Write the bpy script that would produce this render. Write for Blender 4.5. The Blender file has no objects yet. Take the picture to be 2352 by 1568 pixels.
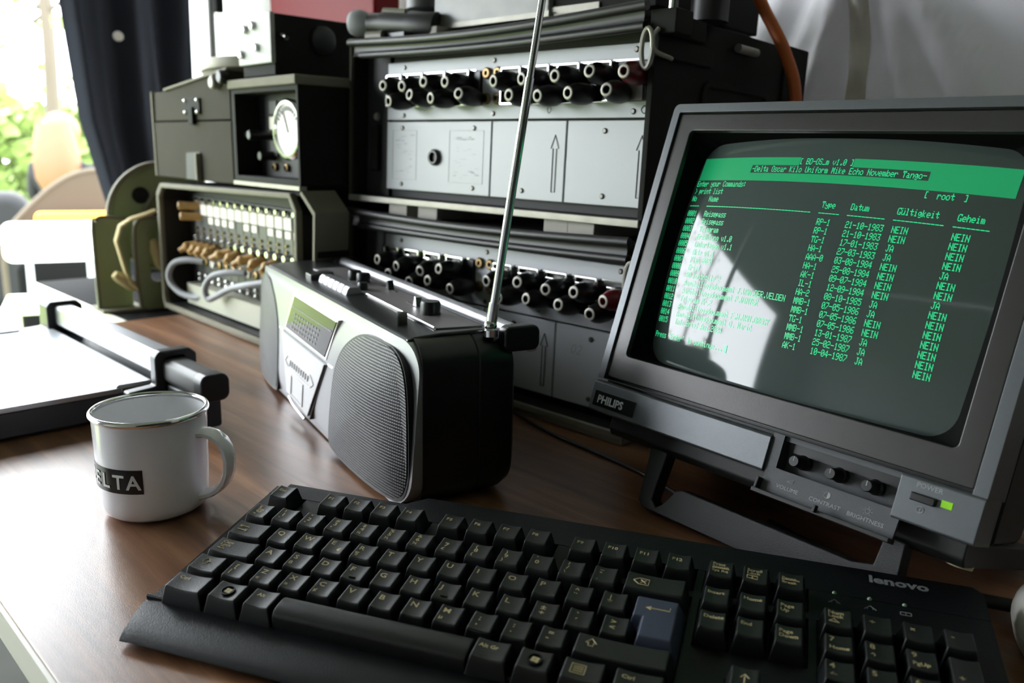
import bpy, bmesh, math, random
from math import sin, cos, pi, sqrt, radians as R
from mathutils import Matrix, Vector
random.seed(11)
sc = bpy.context.scene
COL = sc.collection

# ------------------------------------------------------------------ camera
# world: table top is z = 0, x runs along the table, y towards the tent's back wall, metres
F_PX, CAM_H, PITCH, ROLLX = 1898.0, 0.267, R(13.0), 0.025
_s = sin(PITCH)
_u = Vector((ROLLX, -sqrt(1 - ROLLX ** 2 - _s * _s), -_s))
_f = Vector((0, 0, 1))
_Y = (_f - _f.dot(_u) * _u).normalized()
_X = _Y.cross(_u)
_q = sqrt(.5)
_M = Matrix(((_q, -_q, 0), (_q, _q, 0), (0, 0, 1))) @ Matrix((_X, _Y, _u))
cam = bpy.data.cameras.new('camera')
cam.sensor_width = 22.3
cam.lens = F_PX / 2352 * 22.3
cam.clip_start = .01
cam.clip_end = 200
cam.dof.use_dof = True
cam.dof.focus_distance = .56
cam.dof.aperture_fstop = 4.5
camo = bpy.data.objects.new('camera', cam)
_c = Matrix((_M.col[0], -_M.col[1], -_M.col[2])).transposed()
camo.matrix_world = Matrix.Translation((0, 0, CAM_H)) @ _c.to_4x4()
COL.objects.link(camo)
sc.camera = camo

# ------------------------------------------------------------------ sky, sun, exposure
w = bpy.data.worlds.new('sky')
sc.world = w
w.use_nodes = True
bg = w.node_tree.nodes['Background']
bg.inputs[0].default_value = (.90, .95, 1.0, 1)
bg.inputs[1].default_value = 7.0
sun = bpy.data.lights.new('sun', 'SUN')
sun.energy = 3.5
sun.angle = R(8)
sun.color = (1, .95, .86)
suno = bpy.data.objects.new('sun', sun)
suno.rotation_euler = Vector((.33, .12, -1.0)).to_track_quat('-Z', 'Y').to_euler()
COL.objects.link(suno)
sc.view_settings.view_transform = 'Standard'
sc.view_settings.look = 'None'
sc.view_settings.gamma = 1
sc.view_settings.use_curve_mapping = False
sc.view_settings.exposure = 1.22

# ------------------------------------------------------------------ materials
def c(r, g, b):
    f = lambda v: (v / 255 / 12.92) if v / 255 <= .04045 else ((v / 255 + .055) / 1.055) ** 2.4
    return (f(r), f(g), f(b), 1)

def mat(name, col, rough=.5, metal=0, spec=.5, coat=0, bump=0, bscale=900, var=0, vscale=60, emit=0, ecol=None, trans=0, stretch=None, rvar=0):
    m = bpy.data.materials.new(name)
    m.use_nodes = True
    nt = m.node_tree
    b = nt.nodes['Principled BSDF']
    I = b.inputs
    I['Base Color'].default_value = col
    I['Roughness'].default_value = rough
    I['Metallic'].default_value = metal
    I['Specular IOR Level'].default_value = spec
    I['Coat Weight'].default_value = coat
    I['Coat Roughness'].default_value = .08
    I['Transmission Weight'].default_value = trans
    if emit:
        I['Emission Color'].default_value = ecol or col
        I['Emission Strength'].default_value = emit
    tc = nt.nodes.new('ShaderNodeTexCoord')
    src = tc.outputs['Object']
    if stretch:
        mp = nt.nodes.new('ShaderNodeMapping')
        mp.inputs['Scale'].default_value = stretch
        nt.links.new(src, mp.inputs[0])
        src = mp.outputs[0]
    if var or rvar:
        n = nt.nodes.new('ShaderNodeTexNoise')
        n.inputs['Scale'].default_value = vscale
        n.inputs['Detail'].default_value = 5
        nt.links.new(src, n.inputs['Vector'])
        if var:
            x = nt.nodes.new('ShaderNodeMix')
            x.data_type = 'RGBA'
            x.inputs['A'].default_value = tuple(v * (1 - var) for v in col[:3]) + (1,)
            x.inputs['B'].default_value = tuple(min(1, v * (1 + var)) for v in col[:3]) + (1,)
            nt.links.new(n.outputs['Fac'], x.inputs['Factor'])
            nt.links.new(x.outputs['Result'], I['Base Color'])
        if rvar:
            mr = nt.nodes.new('ShaderNodeMapRange')
            mr.inputs['To Min'].default_value = max(0, rough - rvar)
            mr.inputs['To Max'].default_value = min(1, rough + rvar)
            nt.links.new(n.outputs['Fac'], mr.inputs['Value'])
            nt.links.new(mr.outputs[0], I['Roughness'])
    if bump:
        n2 = nt.nodes.new('ShaderNodeTexNoise')
        n2.inputs['Scale'].default_value = bscale
        n2.inputs['Detail'].default_value = 3
        nt.links.new(src, n2.inputs['Vector'])
        bp = nt.nodes.new('ShaderNodeBump')
        bp.inputs['Strength'].default_value = bump
        bp.inputs['Distance'].default_value = .0006
        nt.links.new(n2.outputs['Fac'], bp.inputs['Height'])
        nt.links.new(bp.outputs[0], I['Normal'])
    return m

def wood_mat():
    m = bpy.data.materials.new('walnut_laminate')
    m.use_nodes = True
    nt = m.node_tree
    b = nt.nodes['Principled BSDF']
    tc = nt.nodes.new('ShaderNodeTexCoord')
    mp = nt.nodes.new('ShaderNodeMapping')
    mp.inputs['Scale'].default_value = (2.2, 30, 30)
    mp.inputs['Rotation'].default_value = (0, 0, R(4))
    nt.links.new(tc.outputs['Object'], mp.inputs[0])
    n = nt.nodes.new('ShaderNodeTexNoise')
    n.inputs['Scale'].default_value = 1.3
    n.inputs['Detail'].default_value = 7
    n.inputs['Roughness'].default_value = .65
    n.inputs['Distortion'].default_value = .6
    nt.links.new(mp.outputs[0], n.inputs['Vector'])
    cr = nt.nodes.new('ShaderNodeValToRGB')
    e = cr.color_ramp.elements
    e[0].position, e[0].color = .33, c(80, 54, 38)
    e[1].position, e[1].color = .68, c(156, 114, 84)
    k = cr.color_ramp.elements.new(.5)
    k.color = c(122, 84, 60)
    nt.links.new(n.outputs['Fac'], cr.inputs[0])
    nt.links.new(cr.outputs[0], b.inputs['Base Color'])
    b.inputs['Roughness'].default_value = .3
    b.inputs['Specular IOR Level'].default_value = .8
    n2 = nt.nodes.new('ShaderNodeTexNoise')
    n2.inputs['Scale'].default_value = 1400
    nt.links.new(tc.outputs['Object'], n2.inputs['Vector'])
    bp = nt.nodes.new('ShaderNodeBump')
    bp.inputs['Strength'].default_value = .22
    bp.inputs['Distance'].default_value = .0004
    nt.links.new(n2.outputs['Fac'], bp.inputs['Height'])
    nt.links.new(bp.outputs[0], b.inputs['Normal'])
    return m

def grille_mat():
    # perforated speaker cloth: fine rows of holes given as relief
    m = mat('grille_metal', c(96, 98, 104), .42, .4, .5)
    nt = m.node_tree
    b = nt.nodes['Principled BSDF']
    tc = nt.nodes.new('ShaderNodeTexCoord')
    mp = nt.nodes.new('ShaderNodeMapping')
    mp.inputs['Scale'].default_value = (1, 0, 1)
    nt.links.new(tc.outputs['Object'], mp.inputs[0])
    sx = nt.nodes.new('ShaderNodeSeparateXYZ')
    nt.links.new(mp.outputs[0], sx.inputs[0])
    def wav(sock, period):
        a = nt.nodes.new('ShaderNodeMath'); a.operation = 'MULTIPLY'
        a.inputs[1].default_value = 2 * pi / period
        nt.links.new(sock, a.inputs[0])
        s_ = nt.nodes.new('ShaderNodeMath'); s_.operation = 'SINE'
        nt.links.new(a.outputs[0], s_.inputs[0])
        return s_.outputs[0]
    vz = wav(sx.outputs['Z'], .0024)
    vx = wav(sx.outputs['X'], .0024)
    ml = nt.nodes.new('ShaderNodeMath'); ml.operation = 'MULTIPLY_ADD'
    ml.inputs[1].default_value = .45
    nt.links.new(vx, ml.inputs[0]); nt.links.new(vz, ml.inputs[2])
    mr = nt.nodes.new('ShaderNodeMapRange')
    mr.inputs['From Min'].default_value = -.5
    mr.inputs['From Max'].default_value = .7
    nt.links.new(ml.outputs[0], mr.inputs['Value'])
    x = nt.nodes.new('ShaderNodeMix'); x.data_type = 'RGBA'
    x.inputs['A'].default_value = c(8, 8, 9)
    x.inputs['B'].default_value = c(72, 72, 76)
    nt.links.new(mr.outputs[0], x.inputs['Factor'])
    nt.links.new(x.outputs['Result'], b.inputs['Base Color'])
    bp = nt.nodes.new('ShaderNodeBump')
    bp.inputs['Strength'].default_value = .5
    bp.inputs['Distance'].default_value = .0008
    nt.links.new(mr.outputs[0], bp.inputs['Height'])
    nt.links.new(bp.outputs[0], b.inputs['Normal'])
    return m

def fabric(name, col, transl, rough=.9, bs=700):
    m = bpy.data.materials.new(name)
    m.use_nodes = True
    nt = m.node_tree
    nt.nodes.remove(nt.nodes['Principled BSDF'])
    out = nt.nodes['Material Output']
    d = nt.nodes.new('ShaderNodeBsdfDiffuse')
    t = nt.nodes.new('ShaderNodeBsdfTranslucent')
    d.inputs[0].default_value = col
    t.inputs[0].default_value = col
    mx = nt.nodes.new('ShaderNodeMixShader')
    mx.inputs[0].default_value = transl
    nt.links.new(d.outputs[0], mx.inputs[1])
    nt.links.new(t.outputs[0], mx.inputs[2])
    nt.links.new(mx.outputs[0], out.inputs[0])
    return m

MT = dict(
    wood=wood_mat(), grille=grille_mat(),
    edge=mat('table_edge_band', c(226, 222, 212), .4),
    steel_leg=mat('steel_leg', c(120, 122, 124), .4, .8),
    kb=mat('keyboard_plastic', c(15, 16, 20), .36, 0, .22, bump=.35, bscale=1500, var=.25, vscale=400),
    key=mat('keycap_plastic', c(15, 16, 18), .3, 0, .5, bump=.3, bscale=1900, var=.3, vscale=500),
    enter=mat('enter_keycap', c(52, 58, 76), .5, bump=.2, bscale=1500),
    legend=mat('gold_legend', c(186, 170, 128), .5),
    logo=mat('grey_print', c(120, 122, 124), .5),
    led_off=mat('clear_led', c(120, 150, 120), .2, spec=.7),
    mon=mat('monitor_grey', c(96, 99, 102), .36, .5, .5, bump=.15, bscale=1800, var=.06, vscale=300),
    bezel=mat('bezel_grey', c(54, 52, 51), .34, .3, .6, bump=.1, bscale=900, var=.12, vscale=90),
    dark=mat('dark_plastic', c(24, 24, 24), .5, bump=.1),
    black=mat('black_plastic', c(13, 14, 15), .38),
    blackgloss=mat('glossy_black_plastic', c(12, 13, 14), .34),
    mask=mat('screen_mask', c(7, 7, 7), .8, spec=.08),
    crt=mat('screen_glass', c(66, 76, 73), .06, 0, .55),
    flap=mat('flap_grey', c(70, 71, 75), .5, .1, bump=.3, bscale=1800),
    phos=mat('phosphor_text', c(20, 120, 70), .3, spec=.6, emit=.36, ecol=(.03, 1.0, .38, 1)),
    phosbar=mat('phosphor_bar', c(34, 120, 78), .2, spec=.6, emit=.085, ecol=(.03, 1.0, .36, 1)),
    badge=mat('badge_black', c(20, 20, 22), .2, coat=.5),
    silverprint=mat('silver_print', c(196, 198, 200), .35, .4),
    greyprint=mat('pale_grey_print', c(150, 152, 154), .6),
    led=mat('green_led', c(120, 190, 20), .3, emit=.1, ecol=(.36, .8, .02, 1)),
    stand=mat('stand_plastic', c(27, 28, 30), .5, bump=.3, bscale=1500),
    beige=mat('rubber_foot', c(190, 178, 140), .7),
    silver=mat('silver_paint', c(158, 158, 162), .36, .55, .5, var=.03),
    silver2=mat('silver_door', c(186, 186, 188), .3, .45, .5),
    chrome=mat('chrome', c(225, 225, 225), .12, 1),
    brass=mat('brass', c(128, 108, 76), .4, 1),
    screwm=mat('dull_screw', c(96, 94, 90), .35, .9),
    top=mat('brushed_panel', c(122, 115, 117), .45, .4, stretch=(1, 6, 1), var=.15, vscale=120),
    win=mat('tuner_glass', c(14, 13, 16), .06, spec=.05),
    whiteprint=mat('white_print', c(225, 225, 225), .5),
    enamel=mat('white_enamel', c(246, 244, 251), .12, 0, .6, coat=.3),
    enamel_in=mat('grey_white_enamel', c(230, 230, 232), .2, 0, .5),
    label=mat('black_print', c(12, 12, 13), .25),
    plate=mat('panel_grey', c(172, 174, 178), .45, .1, .5, var=.03, vscale=20),
    case=mat('case_green_black', c(26, 26, 23), .75, spec=.2, var=.2, vscale=15, bump=.1, bscale=500),
    casein=mat('case_inside', c(12, 12, 12), .6),
    worn=mat('worn_metal', c(148, 145, 136), .5, .5, var=.25, vscale=60),
    rubber=mat('black_rubber', c(34, 33, 34), .45),
    red=mat('red_terminal', c(96, 16, 22), .35),
    jack=mat('black_block', c(10, 10, 10), .35),
    wblock=mat('pale_block_wood', c(170, 166, 158), .8, stretch=(1, 12, 12), var=.12, vscale=30),
    foam=mat('grey_galvanised', c(150, 150, 149), .55, .2, var=.22, vscale=45),
    olive=mat('olive_paint', c(58, 55, 46), .8, spec=.12, var=.12, vscale=25),
    oliverim=mat('olive_rim', c(122, 119, 104), .7, 0, .2, var=.15, vscale=40),
    green=mat('army_green', c(142, 153, 114), .5, var=.12, vscale=20),
    tan=mat('tan_plug', c(186, 150, 92), .45),
    strap=mat('tan_strap', c(206, 190, 140), .7),
    tag=mat('white_tag', c(232, 228, 214), .6),
    strip=mat('grey_strip', c(76, 76, 74), .45, .3),
    lowplate=mat('pale_green_plate', c(168, 168, 152), .55),
    cable=mat('grey_cable', c(150, 153, 158), .5),
    cableb=mat('black_cable', c(12, 12, 12), .5),
    orange=mat('orange_cable', c(186, 88, 26), .45),
    redp=mat('red_plastic', c(112, 12, 20), .5, spec=.15),
    box=mat('box_grey_lit', c(148, 148, 144), .5, .1),
    boxd=mat('box_dark', c(20, 20, 19), .75, spec=.2),
    white=mat('white_plastic', c(244, 240, 234), .4),
    cutbase=mat('cutter_body', c(38, 41, 46), .45, bump=.1),
    cutplate=mat('cutter_plate', c(214, 218, 222), .28, .3),
    alu=mat('aluminium', c(164, 166, 170), .34, .8, stretch=(1, 40, 40), var=.05),
    tent=fabric('tent_white', c(232, 230, 234), .004),
    tentmid=fabric('tent_grey', c(196, 196, 204), .01),
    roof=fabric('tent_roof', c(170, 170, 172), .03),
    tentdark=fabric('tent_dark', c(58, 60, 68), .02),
    seam=fabric('tent_seam', c(246, 243, 232), .002),
    ground=mat('ground_tarp', c(40, 42, 40), .95, spec=.1, var=.2, vscale=8),
    grass=mat('grass', c(118, 134, 76), .9, var=.35, vscale=3),
    bark=mat('bark', c(74, 66, 56), .9),
    leaf=mat('leaf', c(126, 146, 84), .7, var=.3, vscale=2),
    chairw=mat('chair_white', c(232, 234, 230), .4),
    yellow=mat('yellow_cushion', c(214, 142, 26), .7),
    brown=mat('brown_canvas', c(56, 45, 32), .8),
    navy=mat('navy_cloth', c(10, 11, 16), .85),
    hair=mat('blonde_hair', c(104, 70, 44), .6),
    skin=mat('skin', c(96, 62, 50), .6),
    gold=mat('dark_cloth', c(14, 14, 15), .9, spec=.1),
)

# ------------------------------------------------------------------ builders
_tc = {}
def tmesh(s, bold=0):
    k = (s, bold)
    if k not in _tc:
        cu = bpy.data.curves.new('t', 'FONT')
        cu.body = s
        cu.size = 1
        cu.offset = bold
        cu.resolution_u = 2
        ob = bpy.data.objects.new('t', cu)
        me = ob.to_mesh()
        vs = [(v.co.x, v.co.y) for v in me.vertices]
        fs = [tuple(p.vertices) for p in me.polygons]
        ob.to_mesh_clear()
        bpy.data.objects.remove(ob)
        bpy.data.curves.remove(cu)
        _tc[k] = (vs, fs)
    return _tc[k]

def rrect(x0, x1, y0, y1, r, seg=5):
    rs = r if isinstance(r, (tuple, list)) else (r,) * 4     # corners: x0y0, x1y0, x1y1, x0y1
    out = []
    for (cx, cy, a0), q in zip(((x0, y0, pi), (x1, y0, 1.5 * pi), (x1, y1, 0), (x0, y1, .5 * pi)), rs):
        sx = 1 if cx == x0 else -1
        sy = 1 if cy == y0 else -1
        for i in range(seg + 1):
            a = a0 + .5 * pi * i / seg
            out.append((cx + sx * q + q * cos(a), cy + sy * q + q * sin(a)))
    return out

def P3(ax, a, u, v):
    return (a, u, v) if ax == 'x' else ((u, a, v) if ax == 'y' else (u, v, a))

def weighted(me):
    # area weighted corner normals, so flat faces stay flat next to rounded edges
    acc = [Vector((0, 0, 0)) for _ in me.vertices]
    for p in me.polygons:
        for v in p.vertices:
            acc[v] += p.normal * p.area
    acc = [a.normalized() if a.length > 0 else a for a in acc]
    out = []
    for p in me.polygons:
        for v in p.vertices:
            out.append(acc[v] if acc[v].dot(p.normal) > .62 else p.normal.copy())
    me.normals_split_custom_set(out)

class B:
    """collects shapes (given in millimetres) for one mesh object"""
    def __init__(s, k=.001):
        s.v, s.f, s.k = [], [], k
        s.bw = 0

    def add(s, vs, fs):
        o = len(s.v)
        s.v += [tuple(x) for x in vs]
        s.f += [tuple(i + o for i in f) for f in fs]
        return s

    def box(s, x0, x1, y0, y1, z0, z1, m=None):
        vs = [(x, y, z) for z in (z0, z1) for y in (y0, y1) for x in (x0, x1)]
        if m:
            vs = [m @ Vector(p) for p in vs]
        return s.add(vs, [(0, 2, 3, 1), (4, 5, 7, 6), (0, 1, 5, 4), (2, 6, 7, 3), (0, 4, 6, 2), (1, 3, 7, 5)])

    def prism(s, poly, a, b, ax='y'):
        n = len(poly)
        vs = [P3(ax, a, u, v) for u, v in poly] + [P3(ax, b, u, v) for u, v in poly]
        fs = [tuple(range(n)), tuple(range(2 * n - 1, n - 1, -1))]
        fs += [(i, i + n, (i + 1) % n + n, (i + 1) % n) for i in range(n)]
        return s.add(vs, fs)

    def loft(s, rings, cap0=True, cap1=True):
        n = len(rings[0])
        vs = [p for r in rings for p in r]
        fs = []
        for j in range(len(rings) - 1):
            for i in range(n):
                a, b = j * n + i, j * n + (i + 1) % n
                fs.append((a, b, b + n, a + n))
        if cap0:
            fs.append(tuple(range(n - 1, -1, -1)))
        if cap1:
            fs.append(tuple(range((len(rings) - 1) * n, len(rings) * n)))
        return s.add(vs, fs)

    def ring(s, outer, inner, a, b, ax='y'):
        """frame between two outlines with equal point counts, from a to b"""
        n = len(outer)
        rings = [[P3(ax, a, *p) for p in inner], [P3(ax, a, *p) for p in outer],
                 [P3(ax, b, *p) for p in outer], [P3(ax, b, *p) for p in inner]]
        vs = [p for r in rings for p in r]
        fs = []
        for j in range(4):
            for i in range(n):
                p, q = j * n + i, j * n + (i + 1) % n
                jj = ((j + 1) % 4) * n
                fs.append((p, q, jj + (i + 1) % n, jj + i))
        return s.add(vs, fs)

    def cyl(s, p0, p1, r0, r1=None, seg=20, cap=True):
        p0, p1 = Vector(p0), Vector(p1)
        r1 = r0 if r1 is None else r1
        d = (p1 - p0).normalized()
        a = d.orthogonal().normalized()
        b = d.cross(a)
        rings = [[p + r * (cos(2 * pi * i / seg) * a + sin(2 * pi * i / seg) * b) for i in range(seg)] for p, r in ((p0, r0), (p1, r1))]
        return s.loft(rings, cap, cap)

    def turn(s, prof, p0=(0, 0, 0), d=(0, 0, 1), seg=32, cap0=False, cap1=False):
        """lathe: prof = [(radius, height along d)]"""
        p0, d = Vector(p0), Vector(d).normalized()
        a = d.orthogonal().normalized()
        b = d.cross(a)
        rings = [[p0 + d * h + r * (cos(2 * pi * i / seg) * a + sin(2 * pi * i / seg) * b) for i in range(seg)] for r, h in prof]
        return s.loft(rings, cap0, cap1)

    def tube(s, pts, r, seg=10, cap=True, sub=4):
        P = [Vector(p) for p in pts]
        if sub > 1 and len(P) > 2:
            Q = []
            for i in range(len(P) - 1):
                p0, p1, p2, p3 = P[max(0, i - 1)], P[i], P[i + 1], P[min(len(P) - 1, i + 2)]
                for j in range(sub):
                    t = j / sub
                    Q.append(.5 * ((2 * p1) + (p2 - p0) * t + (2 * p0 - 5 * p1 + 4 * p2 - p3) * t * t + (3 * p1 - p0 - 3 * p2 + p3) * t ** 3))
            P = Q + [P[-1]]
        rings = []
        n0 = None
        for i, p in enumerate(P):
            d = (P[min(i + 1, len(P) - 1)] - P[max(i - 1, 0)]).normalized()
            if n0 is None:
                n0 = d.orthogonal().normalized()
            n0 = (n0 - d * n0.dot(d)).normalized()
            b = d.cross(n0)
            rr = r[i] if isinstance(r, list) else r
            rings.append([p + rr * (cos(2 * pi * k / seg) * n0 + sin(2 * pi * k / seg) * b) for k in range(seg)])
        return s.loft(rings, cap, cap)

    def sweep(s, pts, wv, w, t):
        """flat band along pts: width w along the fixed vector wv, thickness t"""
        P = [Vector(p) for p in pts]
        wv = Vector(wv).normalized()
        rings = []
        for i, p in enumerate(P):
            d = (P[min(i + 1, len(P) - 1)] - P[max(i - 1, 0)]).normalized()
            nn = d.cross(wv).normalized()
            rings.append([p + wv * w / 2 * a + nn * t / 2 * b for a, b in ((-1, -.5), (-.7, -1), (.7, -1), (1, -.5), (1, .5), (.7, 1), (-.7, 1), (-1, .5))])
        return s.loft(rings)

    def grid(s, fn, nu, nv):
        vs = [fn(i / nu, j / nv) for j in range(nv + 1) for i in range(nu + 1)]
        fs = [(j * (nu + 1) + i, j * (nu + 1) + i + 1, (j + 1) * (nu + 1) + i + 1, (j + 1) * (nu + 1) + i) for j in range(nv) for i in range(nu)]
        return s.add(vs, fs)

    def sphere(s, p, r, seg=14, rings=9, sc_=(1, 1, 1)):
        p = Vector(p)
        prof = [(max(.02, sin(pi * i / rings)) * r, -cos(pi * i / rings) * r) for i in range(rings + 1)]
        rr = [[p + Vector((q * cos(2 * pi * k / seg) * sc_[0], q * sin(2 * pi * k / seg) * sc_[1], h * sc_[2])) for k in range(seg)] for q, h in prof]
        return s.loft(rr, True, True)

    def text(s, body, size, fn, bold=0, align='L', wide=1):
        vs, fs = tmesh(body, bold)
        if not vs:
            return s
        x0, x1 = min(v[0] for v in vs), max(v[0] for v in vs)
        off = {'L': 0, 'C': (x0 + x1) / 2, 'R': x1}[align]
        return s.add([fn((x - off) * size * wide, y * size) for x, y in vs], fs)

    def bevel(s, wd, seg=2):
        s.bw, s.bs = wd, seg
        return s

    def mesh(s, name, mt, smooth=None):
        me = bpy.data.meshes.new(name)
        me.from_pydata([(x * s.k, y * s.k, z * s.k) for x, y, z in s.v], [], s.f)
        bm = bmesh.new()
        bm.from_mesh(me)
        bmesh.ops.recalc_face_normals(bm, faces=bm.faces)
        if s.bw:
            es = [e for e in bm.edges if len(e.link_faces) == 2 and e.calc_face_angle(0) > R(28)]
            bmesh.ops.bevel(bm, geom=es, offset=s.bw * s.k, segments=s.bs, profile=.5, affect='EDGES', clamp_overlap=True)
        bm.to_mesh(me)
        bm.free()
        me.materials.append(mt if not isinstance(mt, str) else MT[mt])
        if smooth is None:
            smooth = 40
        if smooth:
            for p in me.polygons:
                p.use_smooth = True
            me.set_sharp_from_angle(angle=R(smooth))
            if s.bw:
                weighted(me)
        return me

    def obj(s, name, mt, parent=None, smooth=None):
        return link(name, s.mesh(name, mt, smooth), parent)

def link(name, data, parent=None):
    o = bpy.data.objects.new(name, data)
    COL.objects.link(o)
    if parent:
        o.parent = parent
    return o

def tag(o, label, cat, group=None):
    o['label'], o['category'] = label, cat
    if group:
        o['group'] = group
    return o

def thing(name, label, cat, M=None, group=None):
    o = link(name, None)
    o.empty_display_size = .02
    if M is not None:
        o.matrix_world = M
    return tag(o, label, cat, group)

def struct(o):
    o['kind'] = 'structure'
    return o

def FR(loc, yaw=0, lean=0, roll=0):
    return Matrix.Translation(loc) @ Matrix.Rotation(R(yaw), 4, 'Z') @ Matrix.Rotation(R(lean), 4, 'X') @ Matrix.Rotation(R(roll), 4, 'Y')

def dup(o, parent=None):
    n = o.copy()
    COL.objects.link(n)
    n.parent = parent
    for ch in list(o.children):
        dup(ch, n)
    return n

# ------------------------------------------------------------------ the tent
FLOOR, WALL_Y, LEFT_X = -740, 1000, -2000
b = B()
b.box(-2300, 1700, -2300, 1100, FLOOR - 40, FLOOR)
struct(b.obj('floor', 'ground'))
b = B()
b.box(-40000, -2300, -30000, 30000, FLOOR - 60, FLOOR - 15)
struct(b.obj('ground_lawn', 'grass'))

def wall_fold(x, z):
    # x, z in metres: slack fabric with slanting folds gathered at the sewn seam
    d = x + .43
    y = .012 * sin(9 * x + 2.2 * z) + .006 * sin(23 * x - 7 * z)
    for off, sl, am, wd in ((-.045, .30, .020, .018), (-.085, .42, .014, .02), (-.16, .55, .012, .03), (.05, -.35, .012, .02), (.12, -.75, .016, .03), (.26, -1.2, .014, .05), (-.30, .2, .012, .05)):
        q = (d - off - sl * (z - .36)) / wd
        y -= 2.2 * am * math.exp(-q * q) * (1 if z > .1 else .6)
    return y
b = B()
b.grid(lambda u, v: ((-2.45 + 4.2 * u) * 1000, WALL_Y + 1000 * wall_fold(-2.45 + 4.2 * u, -.74 + 2.3 * v), (-.74 + 2.3 * v) * 1000), 420, 110)
wb = struct(b.obj('wall_back', 'tent', smooth=180))
b = B()
b.grid(lambda u, v: (-446 + 24 * u + 12 * v, WALL_Y - 16 - 5 * sin(pi * u) + 1000 * wall_fold(-.435 + .012 * v, .2 + .7 * v) + 1.5 * sin(60 * v + 4 * u), 200 + 700 * v), 8, 120)
struct(b.obj('trim_1', 'seam', smooth=180))
# thin tent pole and seams at the far left of the back wall
b = B()
b.cyl((-2010, WALL_Y - 45, FLOOR), (-1985, WALL_Y - 45, 1500), 9)
struct(b.obj('trim_2', 'strip'))
# left wall around the doorway (opening y -1550..650, up to z 1000)
b = B()
b.box(LEFT_X - 6, LEFT_X, -2300, -1550, FLOOR, 1560)
b.prism([(-1550, 900), (900, 1020), (900, 1560), (-1550, 1560)], LEFT_X - 6, LEFT_X, 'x')
b.prism([(-2300, 1560), (1100, 1560), (-600, 2150)], LEFT_X - 6, LEFT_X, 'x')
struct(b.obj('wall_left', 'tent'))
b = B()
b.box(-2300, 1700, -2306, -2300, FLOOR, 1560)
struct(b.obj('wall_front', 'tentmid'))
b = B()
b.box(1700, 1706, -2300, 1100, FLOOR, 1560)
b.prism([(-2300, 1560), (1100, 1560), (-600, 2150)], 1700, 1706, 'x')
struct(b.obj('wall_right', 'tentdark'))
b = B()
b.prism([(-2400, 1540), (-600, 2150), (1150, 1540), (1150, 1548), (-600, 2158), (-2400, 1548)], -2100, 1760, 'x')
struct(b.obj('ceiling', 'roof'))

# dark door flap gathered beside the doorway
def flap(u, v):
    z = -.74 + 2.0 * v
    kn = ((-.74, .77), (0, .68), (.1, .655), (.31, .608), (.537, .589), (.9, .565), (1.3, .54))
    left = next(a1 + (q1 - a1) * (z - a0) / (q0 - a0) for (a0, a1), (q0, q1) in zip(kn, kn[1:]) if z <= q0 + 1e-6)
    right = .87 if z > .2 else .80 + .07 * max(0, (z + .74) / .94)
    t = u
    y = left + (right - left) * t
    x = LEFT_X / 1000 + .105 + .04 * sin(t * 13 + 1.2 * z) * (.5 + .5 * t) + .012 * sin(t * 31 - 3 * z) - .05 * t
    return (x * 1000, y * 1000, z * 1000)
b = B()
b.grid(flap, 70, 40)
fl = b.obj('tent_flap', 'tentdark', smooth=180)
tag(fl, 'dark navy tent door flap hanging in folds beside the bright doorway', 'curtain')
b = B()
b.cyl((-1870, 690, 478), (-1838, 680, 474), 10, 9)
b.obj('button', 'white', fl)
b = B()
b.box(-1935, -1915, 930, 948, 560, 900)
tag(b.obj('hanging_strap', 'gold'), 'short black strap hanging in front of the white tent wall', 'strap')

# ------------------------------------------------------------------ tables
T = thing('table', 'long brown walnut laminate table carrying the whole display', 'table')
b = B()
b.box(-1285, 900, 100, 960, -24, 0).bevel(1.5)
b.obj('table_top', 'wood', T)
b = B()
b.box(-1283, 898, 97.5, 100.2, -23, -1.5)
b.obj('edge_band', 'edge', T)
for x in (-1220, 830):
    for y in (150, 900):
        b = B()
        b.cyl((x, y, FLOOR), (x, y, -24), 16)
        b.obj('leg', 'steel_leg', T)
T2 = thing('side_table', 'pale edged side table under the green cable reel at the end of the long table', 'table')
b = B()
b.box(-1800, -1300, 470, 960, -30, -8).bevel(1)
b.obj('table_top', 'gold', T2)
b = B()
b.box(-1800, -1302, 466, 470, -28, -9)
b.obj('edge_band', 'edge', T2)
for x in (-1770, -1330):
    for y in (500, 920):
        b = B()
        b.cyl((x, y, FLOOR), (x, y, -30), 14)
        b.obj('leg', 'steel_leg', T2)

# ------------------------------------------------------------------ keyboard
U = 19.05
KBM = FR((-.4756, .2355, .0334), 26.52, 8.55)
K = thing('keyboard', 'black full size computer keyboard with gold lettering in front of the monitor', 'keyboard', KBM)
xs = [-11, 0, 19.5, 38, 114.7, 123.5, 200.5, 209.5, 286.5, 290.5, 309.5, 329.5, 348.5, 352.5, 429.5, 441]
ys = [-84, -67, -47.5, -29, 10.5, 15.5, 36.5]
wells = [(0, 286.5, -84, 10.5), (0, 19.5, 15.5, 36.5), (38, 114.7, 15.5, 36.5), (123.5, 200.5, 15.5, 36.5), (209.5, 286.5, 15.5, 36.5), (290.5, 348.5, 15.5, 36.5),
         (290.5, 348.5, -29, 10.5), (309.5, 329.5, -67, -47.5), (290.5, 348.5, -84, -67), (352.5, 429.5, -84, 10.5)]
b = B()
for i in range(len(xs) - 1):
    for j in range(len(ys) - 1):
        mx, my = (xs[i] + xs[i + 1]) / 2, (ys[j] + ys[j + 1]) / 2
        if not any(a < mx < q and e < my < f for a, q, e, f in wells):
            b.box(xs[i], xs[i + 1], ys[j], ys[j + 1], -19, -11.2)
b.prism([(-11, 36.5), (441, 36.5), (441, 60), (436, 65), (100, 62.5), (83, 47), (-11, 46.5)], -19, -11, 'z')
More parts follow.
